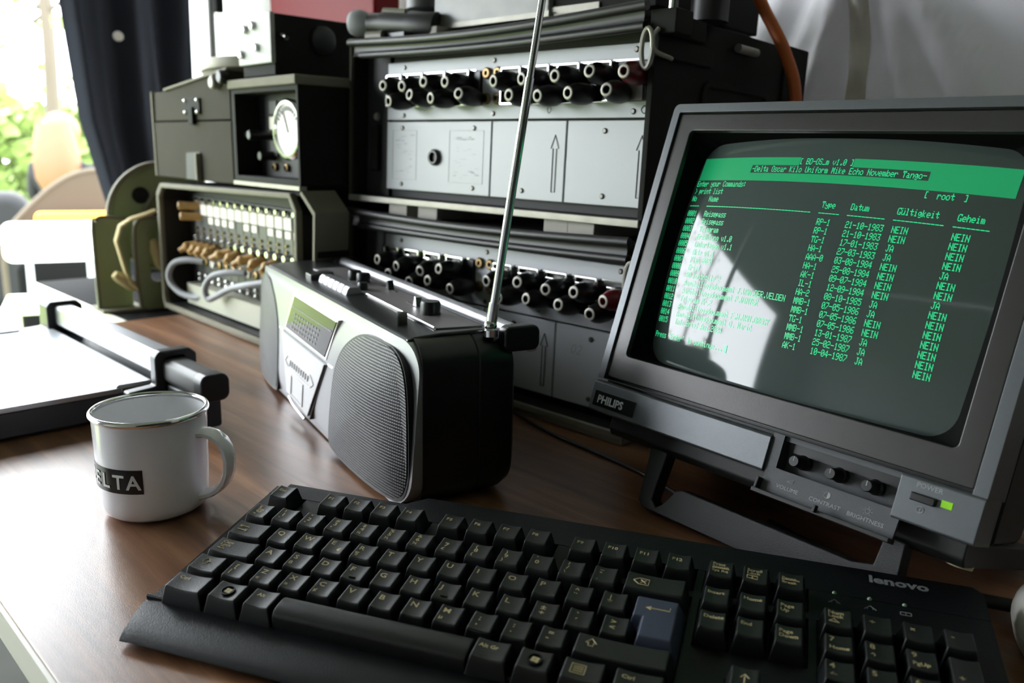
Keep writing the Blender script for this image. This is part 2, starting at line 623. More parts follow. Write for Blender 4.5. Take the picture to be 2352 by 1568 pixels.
b.prism([(-84, -18.4), (62, -18.4), (62, -33), (-80, -20.6)], -11, 441, 'x')
b.obj('housing', 'kb', K, smooth=20)
b = B()
prof = [(-84, -9.2), (-90, -8.3), (-100, -8.2), (-107, -8.8), (-111.5, -9.6), (-114.5, -10.8), (-115.4, -12), (-114, -13.2), (-84, -18)]
ra = []
for t in (0, .02, .98, 1):
    ra.append([((-11 + 8.5 * max(0, (-84 - y) / 33)) * (1 - t) + (441 - 8.5 * max(0, (-84 - y) / 33)) * t, y, z - (.8 if t in (0, 1) and z > -15 else 0)) for y, z in prof])
b.loft(ra)
b.obj('palm_rest', 'kb', K)
b = B()
b.prism([(-84.6, -12), (-84.2, -8.2), (-83, -7.6), (-81.6, -7.8), (-81, -9.6), (-81, -12)], -11, 441, 'x')
b.obj('front_ridge', 'kb', K)
for x in (20, 400):
    b = B()
    b.box(x, x + 28, 44, 52, -40.2, -30).bevel(1)
    b.obj('foot', 'black', K)
b = B()
b.text('lenovo', 9.5, lambda x, y: (381 + x, 53.4 + y, -10.9), bold=.035, wide=1.22)
b.obj('logo', 'logo', K, smooth=0)
for x in (362.2, 380.6, 398.5):
    b = B()
    b.turn([(.3, 1.0), (.9, .7), (1.3, 0)], (x, 37.2, -11), seg=12, cap0=True)
    b.obj('indicator_light', 'led_off', K)
b = B()
for x in (362, 380.5):
    b.tube([(x - 3, 28, -10.9), (x, 31, -10.9), (x + 3, 28, -10.9)], .25, 5, sub=1)
    b.tube([(x - 1.4, 28, -10.9), (x - 1.4, 29.4, -10.9)], .2, 5, sub=1)
    b.tube([(x + 1.4, 28, -10.9), (x + 1.4, 29.4, -10.9)], .2, 5, sub=1)
b.ring(rrect(395.5, 401.5, 28, 31, .8, 3), rrect(396, 401, 28.5, 30.5, .5, 3), -11, -10.85, 'z')
b.box(398.3, 398.7, 28, 31, -11, -10.85)
b.obj('indicator_marks', 'logo', K, smooth=0)

_caps = {}
def capmesh(bw, bh, m='key', dish=.9):
    k = (bw, bh, m)
    if k not in _caps:
        tw, th = bw - 5.4, bh - 4.6
        nx = 8
        def ring(w_, h_, z, yo, ds):
            fr = [(-w_ / 2 + w_ * i / nx, -h_ / 2 + yo) for i in range(nx + 1)]
            bk = [(w_ / 2 - w_ * i / nx, h_ / 2 + yo) for i in range(nx + 1)]
            return [(x, y, z - ds * (1 - (2 * x / w_) ** 2)) for x, y in fr + bk]
        b = B()
        rr = [ring(bw, bh, -14.5, -1.1, 0), ring(bw - .4, bh - .3, -10.5, -.9, 0), ring(tw + 1.0, th + 1.0, -1.6, -.1, dish * .7), ring(tw, th, 0, 0, dish)]
        b.loft(rr, False, False)
        o = 3 * 2 * (nx + 1)
        n = 2 * (nx + 1)
        b.f += [(o + i, o + i + 1, o + n - 2 - i, o + n - 1 - i) for i in range(nx)]
        b.bevel(.55, 2)
        _caps[k] = b.mesh('key', m)
    return _caps[k]

def legend(items, tw, zt, dish=.9):
    """items: (text, x, y, size[, wide])"""
    b = B()
    def f(x0, y0):
        return lambda x, y: (x0 + x, y0 + y, zt + .12 - dish * max(0, 1 - (2 * (x0 + x) / tw) ** 2))
    for it in items:
        if it[0].startswith('#poly'):
            for pl in it[1]:
                b.tube([f(0, 0)(x, y) for x, y in pl], .3, 5, sub=1)
        else:
            b.text(it[0], it[3] * 1.06, f(it[1], it[2]), bold=.018, wide=it[4] if len(it) > 4 else 1.15)
    return b

def key(xu, row, wu=1, items=(), m='key', hu=1, ycen=None, lm='legend'):
    y = {0: 25.8, 1: 0, 2: -U, 3: -2 * U, 4: -3 * U, 5: -4 * U}[row] if ycen is None else ycen
    z = {0: .4, 1: 1.4, 2: .2, 3: 0, 4: 1.0, 5: 1.6}[row]
    bw, bh = wu * U - .9, hu * U - .9
    o = link('key', capmesh(bw, bh, m), K)
    o.location = (xu * U / 1000, y / 1000, z / 1000)
    if items:
        lg = legend(items, bw - 5.4, 0).obj('legend', lm, o, smooth=0)
    return o

L = lambda s: [(s, -4.6, .6, 4.9)]
small = lambda s: [(s, -5.2, 2.2, 3.0)]
def stack(a, q, e=None):
    r = [(a, -3.6, 2.8, 3.5), (q, -3.6, -1.1, 4.2)]
    if e:
        r.append((e, -4.2, -4.6, 3.2))
    return r
shift_i = ('#poly', [[(-4.5, 1), (-1.7, 4.2), (1.1, 1), (-.4, 1), (-.4, -1), (-3, -1), (-3, 1), (-4.5, 1)]])
for x, s in zip((.5, 2.5, 3.5, 4.5, 5.5, 7, 8, 9, 10, 11.5, 12.5, 13.5, 14.5), ('Esc', 'F1', 'F2', 'F3', 'F4', 'F5', 'F6', 'F7', 'F8', 'F9', 'F10', 'F11', 'F12')):
    key(x, 0, 1, [(s, -4.4, .9, 3.4)])
key(15.75, 0, 1, [('Print', -5, 3.2, 3), ('Screen', -5, .6, 3, 1.05), ('Sys Rq', -5, -2.6, 3, 1.05), ('#poly', [[(-5, .1), (4.6, .1)]])])
key(16.75, 0, 1, [('Scroll', -4.8, 2.9, 3), ('Lock', -4.8, .3, 3), ('#poly', [[(-4.5, -1.3), (-4.5, -3.8), (1.2, -3.8), (1.2, -1.3), (-4.5, -1.3)], [(-1.6, -1.3), (-1.6, -3.8)]])])
key(17.75, 0, 1, [('Pause', -5, 1.2, 3, 1.05), ('Break', -5, -2.2, 3, 1.05), ('#poly', [[(-5, .5), (4.4, .5)]])])
R1 = [('§', '@', '¬'), ('!', '1', '¹'), ('"', '2', '²'), ('#', '3', '³'), ('$', '4', '¼'), ('%', '5', '½'), ('&', '6', '¾'), ('_', '7', '£'), ('(', '8', '{'), (')', '9', '}'), ("'", '0'), ('?', '/', '\\'), ('~', '°', '¸')]
for i, s in enumerate(R1):
    key(.5 + i, 1, 1, stack(*s))
key(14, 1, 2, [('#poly', [[(-12, 0), (-9, 2.5), (-3.5, 2.5), (-3.5, -2.5), (-9, -2.5), (-12, 0)], [(-8, 1.3), (-5, -1.3)], [(-8, -1.3), (-5, 1.3)]])])
key(.75, 2, 1.5, [('#poly', [[(-8, 3.2), (-8, .8)], [(-8, 2), (-1.5, 2)], [(-6.5, 3), (-8, 2), (-6.5, 1)], [(-1.5, -.4), (-1.5, -2.8)], [(-8, -1.6), (-1.5, -1.6)], [(-3, -.6), (-1.5, -1.6), (-3, -2.6)]])])
ex = {'E': '€', 'R': '¶', 'S': 'ß', 'Z': '«', 'X': '»', 'C': '¢', 'M': 'µ'}
def let(ch):
    r = L(ch)
    if ch in ex:
        r = [(ch, -4.6, 1.2, 4.6), (ex[ch], (1.6 if ch == 'E' else -5), -4, 3.6)]
    return r
for i, ch in enumerate('QWERTYUIOP'):
    key(2 + i, 2, 1, let(ch))
key(12, 2, 1, [('^', -3.6, 1.4, 4.4), ('¨', -3.6, -3, 5)])
key(13, 2, 1, [('|', -3, 1.4, 4), ('*', -3.6, -3.4, 5)])
key(.875, 3, 1.75, [('Caps', -10.5, 2.6, 3), ('Lock', -10.5, -.1, 3), ('#poly', [[(-10.3, -3), (-8, -.9), (-5.7, -3), (-10.3, -3)]])])
for i, ch in enumerate('ASDFGHJKL'):
    o = key(2.25 + i, 3, 1, let(ch))
    if ch in 'FJ':
        b = B()
        b.tube([(-2, -4.6, .1 - .5), (2, -4.6, .1 - .5)], .5, 6, sub=1)
        b.obj('bump', 'key', o)
key(11.25, 3, 1, [('±', -3.4, 1.2, 4.6), ('+', -3.4, -3.2, 4.6)])
key(12.25, 3, 1, [('`', -3, 1, 5), ('´', -3, -3.6, 5)])
key(13.25, 3, 1, [('>', -3, 1.2, 4.4), ('<', -3, -3.2, 4.4)])
key(.625, 4, 1.25, [shift_i])
key(1.75, 4, 1, [('[', -3.6, 1, 4.4), ('|', -4.4, -3.6, 4)])
for i, ch in enumerate('ZXCVBNM'):
    key(2.75 + i, 4, 1, let(ch))
key(9.75, 4, 1, [(';', -3, 1.2, 4.4), (',', -3.4, -2.6, 4.4)])
key(10.75, 4, 1, [(':', -3, 1.2, 4.4), ('.', -3.4, -2.6, 4.4)])
key(11.75, 4, 1, [('=', -3, 1.2, 4.4), ('-', -3.4, -2.4, 4.4)])
key(13.625, 4, 2.75, [('#poly', [[(x - 14, y) for x, y in shift_i[1][0]]])])
key(.75, 5, 1.5, [('Ctrl', -8.4, 1.8, 3.2)])
def winkey(xc, wu):
    o = key(xc / U, 5, wu)
    b = B()
    b.ring([(3.9 * cos(a * pi / 12), 3.9 * sin(a * pi / 12)) for a in range(24)], [(3.3 * cos(a * pi / 12), 3.3 * sin(a * pi / 12)) for a in range(24)], -1, .25, 'z')
    b.obj('emblem_ring', 'kb', o)
    b = B()
    for i in (0, 1):
        for j in (0, 1):
            x0, y0 = -2.1 + 2.1 * i + .25 * j, -1.7 + 1.75 * j + .35 * (1 - i)
            b.add([(x0, y0, -.25), (x0 + 1.9, y0 - .25, -.25), (x0 + 2.1, y0 + 1.35, -.25), (x0 + .2, y0 + 1.6, -.25)], [(0, 1, 2, 3)])
    b.obj('emblem', 'legend', o, smooth=0)
winkey(40.6, 1.22)
key(63 / U, 5, 1.12, [('Alt', -4.6, 1.6, 3.2)])
b = B()
b.prism([(-9, -12), (-8.4, -4), (-7, -1.6), (-4.8, -.5), (-2, 0), (2, .1), (4.6, -.3), (6, -1.2), (7.2, -4), (8.4, -12)], -56.3, 56.3, 'x').bevel(.8, 2)
sp = b.obj('space_bar', 'key', K)
sp.location = (.1302, -.0762, .0014)
key(197.3 / U, 5, 1.24, [('Alt Gr', -7, 1.2, 3.2)])
winkey(220.3, 1.16)
key(244.6 / U, 5, 1.34, [('#poly', [[(-6, -2.5), (-6, 3.5), (1, 3.5), (1, -2.5), (-6, -2.5)], [(-5, 2), (0, 2)], [(-5, .6), (0, .6)], [(-5, -.9), (0, -.9)]])])
key(271.5 / U, 5, 1.48, [('Ctrl', -8.4, 1.2, 3.2)])
# enter key
b = B()
bp = [(257.7, -10), (285.3, -10), (285.3, -47.3), (262.4, -47.3), (262.4, -29), (257.7, -29)]
tp = [(259.6, -12), (281.6, -12), (281.6, -42.8), (264.9, -42.8), (264.9, -27.6), (259.6, -27.6)]
b.loft([[(x, y, -12) for x, y in bp], [(x, y, -9) for x, y in bp], [(x, y, .4) for x, y in tp]], False, True).bevel(.7, 2)
en = b.obj('enter_key', 'enter', K)
en['label'] = 'blue grey enter key'
b = B()
b.tube([(278, -18, .5), (278, -20.5, .5), (267, -20.5, .5)], .3, 5, sub=1)
b.add([(265, -20.5, .5), (268, -18.9, .5), (268, -22.1, .5)], [(0, 1, 2)])
b.obj('legend', 'legend', en, smooth=0)
for i, (s0, s1) in enumerate(((('Insert',), ('Delete',)), (('Home',), ('End',)), (('Page', 'Up'), ('Page', 'Down')))):
    for r_, s in ((1, s0), (2, s1)):
        key(15.75 + i, r_, 1, [(t, -5, 1.4 - 3.6 * j, 3.3, 1.1) for j, t in enumerate(s)])
arr = lambda d: ('#poly', [[(-3.4 * d[0], -3.4 * d[1]), (2.4 * d[0], 2.4 * d[1])], [(.2 * d[0] + 2 * d[1], .2 * d[1] + 2 * d[0]), (2.6 * d[0], 2.6 * d[1]), (.2 * d[0] - 2 * d[1], .2 * d[1] - 2 * d[0])]])
key(16.75, 4, 1, [arr((0, 1))])
for i, d in enumerate(((-1, 0), (0, -1), (1, 0))):
    key(15.75 + i, 5, 1, [arr(d)])
key(19, 1, 1, [('Num', -5, 3, 3.2), ('Lock', -5, .2, 3.2), ('#poly', [[(-4.5, -3.4), (-2, -.9), (.5, -3.4), (-4.5, -3.4)]])])
key(20, 1, 1, [('÷', -4, .6, 4.4)])
key(21, 1, 1, [('×', -4, .6, 4.4)])
key(22, 1, 1, [('-', -4, .6, 4.4)])
for i, (a, q) in enumerate((('7', 'Home'), ('8', '↑'), ('9', 'PgUp'))):
    key(19 + i, 2, 1, [(a, -4.6, 1.8, 4.4), (q, -4.6, -3.6, 3.1)])
for i, (a, q) in enumerate((('4', '←'), ('5', ''), ('6', '→'))):
    key(19 + i, 3, 1, [(a, -4.6, 1.8, 4.4)] + ([(q, -4.6, -3.6, 3.4)] if q else []))
for i, (a, q) in enumerate((('1', 'End'), ('2', '↓'), ('3', 'PgDn'))):
    key(19 + i, 4, 1, [(a, -4.6, 1.8, 4.4), (q, -4.6, -3.6, 3.1)])
key(22, 2, 1, [('+', -4, 1, 4.4)], hu=2, ycen=-1.5 * U)
key(22, 4, 1, [('Enter', -5.4, 4, 3)], hu=2, ycen=-3.5 * U)
key(19.5, 5, 2, [('0', -12, 1.8, 4.4), ('Ins', -12, -3.6, 3.1)])
key(21, 5, 1, [('.', -4.6, 1.8, 4.4), ('Del', -4.6, -3.6, 3.1)])

# ------------------------------------------------------------------ enamel mug
G = thing('enamel_mug', 'white enamel mug with steel rim and black lettered band', 'mug', FR((-.594, .221, 0)))
b = B()
outer = [(.5, 1.2), (28, 1.2), (33, 2.2), (36.2, 5), (37.4, 9), (38, 14), (38.6, 40), (39.3, 74), (39.4, 76.4)]
inner = [(38.4, 76.4), (37.9, 70), (37.2, 40), (36.6, 14), (35, 6), (31, 4), (.5, 3.6)]
b.turn(outer, seg=72, cap0=True)
b.obj('body', 'enamel', G, smooth=60)
b = B()
b.turn(inner, seg=72, cap1=True)
b.obj('lining', 'enamel_in', G, smooth=60)
b = B()
b.turn([(38.3 + 1.05 + 1.9 * cos(a * pi / 6), 76.4 + 2.3 * sin(a * pi / 6)) for a in range(13)], seg=72)
b.obj('rim', 'chrome', G, smooth=80)
th = R(38)
rd = lambda r, z: (r * cos(th), r * sin(th), z)
b = B()
hp = [(37.5, 61), (43, 61.6), (49, 60), (54.5, 56), (58, 50), (59.6, 42), (59, 33), (56.4, 25), (52, 19.5), (46, 15.6), (40.5, 13.6), (37, 13)]
b.sweep([rd(r, z) for r, z in hp], (-sin(th), cos(th), 0), 15, 5)
b.obj('handle', 'enamel', G, smooth=60)
b = B()
a0, a1 = R(-20.4 - 114), R(-20.4 - 11.5)
b.grid(lambda u, v: (38.85 * cos(a0 + (a1 - a0) * u), 38.85 * sin(a0 + (a1 - a0) * u), 26 + 17.8 * v), 40, 3)
lb = b.obj('label_band', 'label', G, smooth=180)
b = B()
for i, ch in enumerate('DELTA'):
    ac = -20.4 - 21.2 - 15.9 * (4 - i)
    b.text(ch, 14.6, lambda x, y, ac=ac: (39.3 * cos(R(ac) + x / 38.5), 39.3 * sin(R(ac) + x / 38.5), 29.6 + y), bold=.02, align='C')
b.obj('lettering', 'whiteprint', lb, smooth=0)

# ------------------------------------------------------------------ green screen monitor
KM = .000944
MM = FR((-.1126, .4730, .0716), -5.07, -18.74, .28)
N = thing('monitor', 'grey green screen computer monitor tilted back on a folding leg', 'monitor', MM)
b = B(KM)
b.ring(rrect(-313.5, 0, 20, 261.4, (1, 1, 5, 5)), rrect(-306.5, -8.4, 20.5, 254.2, (.5, .5, 1.5, 1.5)), 0, 30).bevel(1.0)
b.obj('front_frame', 'mon', N)
b = B(KM)
b.ring(rrect(-305.6, -9.4, 23, 253.2, 1.5), rrect(-291.5, -24, 43.5, 239, 3.5), 2.2, 14).bevel(.8)
b.obj('bezel', 'bezel', N)
b = B(KM)
b.box(-308, -6, 8, 12, 10, 26)
b.obj('groove_shade', 'black', N)  # black strip colours in the shadow line between bezel and chin
b = B(KM)
o_, i_ = rrect(-291.8, -23.7, 43.2, 239.3, 3.5, 8), rrect(-284, -35, 46, 234, 18, 8)
b.loft([[(x, 3, z) for x, z in o_], [(x, 6, z) for x, z in o_], [(x, 21, z) for x, z in i_], [(x, 36, z) for x, z in i_]], False, False)
b.obj('screen_surround', 'mask', N, smooth=30)
GR, GX, GZ, GY = 635., -157., 141., 4.
def gy(x, z):
    return GY + GR - sqrt(GR * GR - (x - GX) ** 2 - (z - GZ) ** 2)
b = B(KM)
b.grid(lambda u, v: (-290 + 262 * u, gy(-290 + 262 * u, 44 + 193 * v), 44 + 193 * v), 60, 44)
gl = b.obj('screen_glass', 'crt', N, smooth=180)

FONT = {' ': '0000000000', "'": '0005030000', '(': '001C224100', ')': '0041221C00', '-': '0808080808', '.': '0000606000', ':': '0036360000', '>': '0041221408', '_': '4040404040', '/': '2010080402',
'0': '3E5149453E', '1': '00427F4000', '2': '7249494946', '3': '2141494D33', '4': '1814127F10', '5': '2745454539', '6': '3C4A494931', '7': '4121110907', '8': '3649494936', '9': '464949291E',
'A': '7C1211127C', 'B': '7F49494936', 'C': '3E41414122', 'D': '7F4141413E', 'E': '7F49494941', 'F': '7F09090901', 'G': '3E41415173', 'H': '7F0808087F', 'I': '00417F4100', 'J': '2040413F01', 'K': '7F08142241', 'L': '7F40404040', 'M': '7F021C027F', 'N': '7F0408107F', 'O': '3E4141413E', 'P': '7F09090906', 'Q': '3E4151215E', 'R': '7F09192946', 'S': '2649494932', 'T': '03017F0103', 'U': '3F4040403F', 'V': '1F2040201F', 'W': '3F4038403F', 'X': '6314081463', 'Y': '0304780403', 'Z': '6159494D43',
'[': '007F414100', ']': '0041417F00', 'a': '2054547840', 'b': '7F28444438', 'c': '3844444428', 'd': '384444287F', 'e': '3854545418', 'f': '00087E0902', 'g': '18A4A49C78', 'h': '7F08040478', 'i': '00447D4000', 'k': '7F10284400', 'l': '00417F4000', 'm': '7C04780478', 'n': '7C08040478', 'o': '3844444438', 'p': 'FC18242418', 'r': '7C08040408', 's': '4854545424', 't': '04043F4424', 'u': '3C4040207C', 'v': '1C2040201C', 'w': '3C4030403C', 'x': '4428102844', 'y': '4C9090907C', 'z': '4464544C44', 'ü': '3D4040217C', 'ć': '3844464528', 'ä': '2155547940'}
CP, RP, X0 = 2.67, 6.49, -282.
zrow = lambda r: 198.7 - RP * (r - 3)
def lit(b, x0, x1, z0, z1, lift=.25, nx=1):
    for i in range(nx):
        xa, xb = x0 + (x1 - x0) * i / nx, x0 + (x1 - x0) * (i + 1) / nx
        b.add([(x, gy(x, z) - lift, z) for x, z in ((xa, z0), (xb, z0), (xb, z1), (xa, z1))], [(0, 1, 2, 3)])
def crt(b, col, row, s):
    """each lit dot row of a character is a short bar lying on the glass"""
    for k, ch in enumerate(s):
        g = [int(FONT[ch][i:i + 2], 16) for i in range(0, 10, 2)]
        xb = X0 + CP * (col + k)
        pw, ph = CP / 5.9, RP / 9.2
        for r_ in range(8):
            i = 0
            while i < 5:
                if g[i] >> r_ & 1:
                    j = i
                    while j < 5 and g[j] >> r_ & 1:
                        j += 1
                    zt = zrow(row) + RP * .47 - ph * r_ - .5
                    lit(b, xb + pw * i, xb + pw * j + .08, zt - ph * .78, zt)
                    i = j
                else:
                    i += 1
b = B(KM)
BL, BD0, BD1, DL0, DL1 = X0, X0 + CP * 35.7, X0 + CP * 51.6, X0 + CP * 19.9, X0 + CP * 71.7
zt, zm, zn, zb = zrow(0) + 3.24, zrow(1) + 3.24, zrow(2) + 3.24, zrow(2) - 3.24
xr = -38
for x0, x1, z0, z1 in ((BL, BD0, zm, zt), (BD1, xr, zm, zt), (BL, DL0, zn, zm), (DL1, xr, zn, zm), (BL, xr, zb, zn)):
    lit(b, x0, x1, z0, z1, .25, 20)
b.obj('title_bar', 'phosbar', gl, smooth=180)
b = B(KM)
crt(b, 35.7, 0, '[ BD-OS_m v1.0 ]')
crt(b, 20.2, 1, '-Delta Oscar Kilo Uniform Mike Echo November Tango-')
crt(b, 0, 3, 'Enter your Commands:')
crt(b, 72, 3, '[  root  ]')
crt(b, 0, 4, '> print list')
crt(b, 0, 5, 'No')
crt(b, 7.3, 5, 'Name')
for x, s in ((46.8, 'Type'), (55, 'Datum'), (67, 'Gültigkeit'), (81, 'Geheim')):
    crt(b, x, 5, s)
for x, n_ in ((0, 4), (7.2, 37), (46.5, 6), (54.6, 10), (66.6, 12), (80.5, 8)):
    crt(b, x, 6, '-' * n_)
names = ['Reisepass', 'Reisepass', 'Telegram', 'Erzählung v1.0', 'Unterlagen v1.1', 'Akte v1.1', 'Plan 2020', 'Brief', 'BD Kontrolle 2', 'Aanstellingsdocument J.VAN.DER.VELDEN', 'Aanstellingsdocument P.WINTER', 'Telegram Nr.2', 'Aanstellingsdocument F.H.VAN.DREGT', 'Aanstellingsdocument D. Marić', 'Info_Brief_Aus_2023']
typ = 'RP-1 RP-1 TG-1 HA-1 AAA-0 HA-1 AK-1 IL-1 HA-2 MMB-1 MMB-1 TG-1 MMB-1 MMB-1 AK-1'.split()
dat = '21-10-1983 21-10-1983 17-01-1983 27-03-1983 03-08-1984 25-08-1984 09-07-1984 12-09-1984 08-10-1985 07-05-1986 07-05-1986 07-05-1986 13-01-1987 25-02-1987 10-04-1987'.split()
gul = 'NEIN NEIN JA JA NEIN NEIN NEIN NEIN JA JA NEIN NEIN JA JA JA'.split()
geh = 'NEIN NEIN NEIN NEIN JA NEIN NEIN JA NEIN NEIN NEIN NEIN NEIN NEIN NEIN'.split()
for i in range(15):
    r_ = 7 + i
    crt(b, 0, r_, '%04d' % (i + 1))
    crt(b, 7.3, r_, names[i])
    crt(b, 46.8, r_, typ[i])
    crt(b, 55, r_, dat[i])
    crt(b, 67, r_, gul[i])
    crt(b, 81, r_, geh[i])
crt(b, 0, 23, "Press 'Enter' to continue...")
lit(b, X0 + CP * 28.6, X0 + CP * 29.5, zrow(23) - 3, zrow(23) + 3.2)
tx = b.obj('screen_text', 'phos', gl, smooth=0)
tx['label'] = 'glowing green terminal text listing documents and dates'

# chin strip, controls
b = B(KM)
b.prism([(1.5, 18.2), (-1.5, 16.4), (-1.5, -7), (0, -8.2), (26, -8.2), (26, 18.2)], -313.5, -140.5, 'x').bevel(.6)
b.obj('chin', 'mon', N)
b = B(KM)
b.prism([(0, 20), (-1.2, 19), (-1.2, -7), (0, -8.2), (26, -8.2), (26, 20)], -49.2, 0, 'x').bevel(.6)
ch2 = b.obj('chin', 'mon', N)
b = B(KM)
b.box(-140.5, -49.2, 13, 26, -8, 20)
b.box(-140.5, -49.2, 4, 13, 16.5, 20)
b.box(-140.5, -132, 1, 13, -8, 20)
b.obj('control_recess', 'flap', N)
b = B(KM)
b.ring(rrect(-314, .5, -8.4, 261.6, 4), rrect(-300, -14, 2, 248, 4), 30, 31)
b.loft([[(x, 26, z) for x, z in rrect(-312, -2, -8.6, 259.5, 6)], [(x, 90, z) for x, z in rrect(-311, -3, -7, 258, 8)], [(x, 250, z) for x, z in rrect(-268, -48, 32, 228, 16)]], False, True)
b.obj('cabinet', 'dark', N)
b = B(KM)
b.prism([(20, -9), (20, -20), (24, -25), (150, -25), (165, -9)], -303, -9, 'x').bevel(1.5)
b.obj('chassis', 'dark', N)
for x in (-262, -17):
    b = B(KM)
    b.cyl((x, 40, -24), (x, 40, -26.6), 8, 7.4)
    b.obj('rubber_foot', 'beige', N)
b = B(KM)
b.box(-309, -263.5, -2.4, -1.4, -3.6, 9.2).bevel(.3)
bd = b.obj('badge', 'badge', N)
b = B(KM)
b.text('PHILIPS', 9.2, lambda x, y: (-304.5 + x, -2.6, -.4 + y), bold=.03, wide=.98)
b.obj('lettering', 'silverprint', bd, smooth=0)
for x in (-117.8, -91.3, -66.4):
    b = B(KM)
    b.turn([(5.2, 0), (5.2, 5), (4.0, 6), (3.9, 17), (3.4, 18)], (x, 13, 5.6), (0, -1, 0), 20, cap1=True)
    kn = b.obj('knob', 'black', N)
    b = B(KM)
    b.box(x - .3, x + .3, -5.2, -4.9, 5.6, 9)
    b.obj('pointer', 'greyprint', kn)
FM = Matrix.Translation((0, 2, -3.2)) @ Matrix.Rotation(R(-9), 4, 'X')
b = B(KM)
b.box(-139, -43.5, -1, 1, -18, 0, FM)
fp = b.bevel(.3).obj('flap', 'flap', N)
b = B(KM)
b.box(-140, -42.5, -9, 1.2, -21, -18, FM).bevel(.4)
b.box(-92.5, -90.5, -12, -8, -20, -15, FM)
b.box(-140, -138, -7, 1, -18.5, -10, FM)
b.obj('flap_lip', 'dark', fp)
b = B(KM)
fm = lambda x0, z0: (lambda x, y: tuple(FM @ Vector((x0 + x, -1.15, z0 + y))))
b.text('VOLUME', 3.9, fm(-119, -12.6), align='C', wide=1.1)
b.text('CONTRAST', 3.9, fm(-91, -13), align='C', wide=1.1)
b.text('BRIGHTNESS', 3.9, fm(-63, -13.6), align='C', wide=1.1)
def line(pts, r=.22):
    b.tube([FM @ Vector((x, -1.1, z)) for x, z in pts], r, 5, sub=1)
line([(-121, -6.6), (-116, -6.6), (-116, -4.4), (-121, -6.6)])
line([(-91 + 2.1 * cos(a * pi / 8), -6 + 2.1 * sin(a * pi / 8)) for a in range(17)])
b.add([FM @ Vector((-91 + 2.1 * sin(a * pi / 8), -1.2, -6 + 2.1 * cos(a * pi / 8))) for a in range(9)], [tuple(range(9))])
line([(-63 + 1.6 * cos(a * pi / 8), -6.8 + 1.6 * sin(a * pi / 8)) for a in range(17)])
for a in range(8):
    line([(-63 + 2.3 * cos(a * pi / 4), -6.8 + 2.3 * sin(a * pi / 4)), (-63 + 3 * cos(a * pi / 4), -6.8 + 3 * sin(a * pi / 4))])
b.obj('lettering', 'greyprint', fp, smooth=0)
b = B(KM)
b.box(-40.2, -25.2, -4.5, 0, 6.2, 11.2).bevel(.8)
b.obj('power_button', 'black', N)
b = B(KM)
b.box(-22.8, -16.2, -1.6, 0, 7.4, 11.8).bevel(.3)
b.obj('power_light', 'led', N)
b = B(KM)
b.text('POWER', 4.3, lambda x, y: (-39 + x, -1.4, 14.8 + y), wide=1.05)
b.tube([(-33 + 2 * cos(a * pi / 8), -1.35, 2 + 2 * sin(a * pi / 8)) for a in range(17)], .28, 5, sub=1)
b.box(-33.25, -32.75, -1.6, -1.2, .9, 3.1)
b.obj('lettering', 'greyprint', ch2, smooth=0)
b = B(KM)
b.prism([(-252, -22), (-234, -22), (-237, -62), (-231, -66), (-226, -62), (-217, -48), (-212, -45.5), (-72, -45.5), (-58, -42), (-56, -22), (-42, -22), (-40, -64), (-46, -70.5), (-244, -70.5), (-250, -66)], 17, 30, 'y').bevel(1.2)
b.obj('tilt_leg', 'stand', N)

# ------------------------------------------------------------------ boombox
BM_ = FR((-.489, .357, 0), -15.5)
X = thing('boombox', 'silver and black radio cassette player with raised antenna', 'radio', BM_)
BC, BH = -206., 238.
def bow(x):
    t = abs((x - BC) / BH)
    return 14 * t ** 5
fy = lambda x, z: -10 + 10 * z / 130 + bow(x)
def patch(b, outline, yo, back=None, rings=6, dome=0):
    cx = sum(p[0] for p in outline) / len(outline)
    cz = sum(p[1] for p in outline) / len(outline)
    rr = []
    for k in range(rings + 1):
        s_ = .02 + .98 * k / rings
        rr.append([(cx + (x - cx) * s_, fy(cx + (x - cx) * s_, cz + (z - cz) * s_) + yo - dome * (1 - s_ ** 2), cz + (z - cz) * s_) for x, z in outline])
    if back is not None:
        rr.append([(x, back if not callable(back) else back(x, z), z) for x, z in outline])
    return b.loft(rr, True, back is not None)
b = B()
patch(b, rrect(-440, 33, 2, 130, (34, 24, 26, 40), 10), 0, 16, 10)
b.obj('front_panel', 'silver', X, smooth=30)
b = B()
o_ = rrect(-441, 34, 1, 131, (34, 24, 22, 40), 10)
sec = lambda y, s_: [(BC + (x - BC) * (1 - s_ / BH), y, 65 + (z - 65) * (1 - s_ / 65)) for x, z in o_]
b.loft([sec(15, 0), sec(60, .2), sec(61, .8), sec(62, .2), sec(84, 1), sec(92, 4), sec(97, 11)])
b.obj('body', 'blackgloss', X, smooth=30)
spk = [(-124, 12), (-110, 5.5), (8, 5.5), (22, 9), (28, 22), (28.5, 60), (27, 92), (20, 111), (4, 120), (-25, 122), (-55, 120), (-85, 107), (-105, 92), (-119, 70)]
def smoothpoly(pl, n=3):
    for _ in range(n):
        q = []
        for i in range(len(pl)):
            p, r_ = pl[i], pl[(i + 1) % len(pl)]
            q += [(p[0] * .75 + r_[0] * .25, p[1] * .75 + r_[1] * .25), (p[0] * .25 + r_[0] * .75, p[1] * .25 + r_[1] * .75)]
        pl = q
    return pl
for sgn in (1, -1):
    pl = spk if sgn == 1 else [(-310 + (x + 124) * -.8, z) for x, z in reversed(spk)]
    pl = smoothpoly(pl, 2)
    cx, cz = sum(p[0] for p in pl) / len(pl), sum(p[1] for p in pl) / len(pl)
    b = B()
    big = [(cx + (x - cx) * 1.035, cz + (z - cz) * 1.035) for x, z in pl]
    patch(b, big, -.35, 5, 4)
    ds = b.obj('speaker_surround', 'black', X, smooth=30)
    b = B()
    patch(b, pl, -.8, 4, 8, 5)
    b.obj('speaker_grille', 'grille', X, smooth=30)
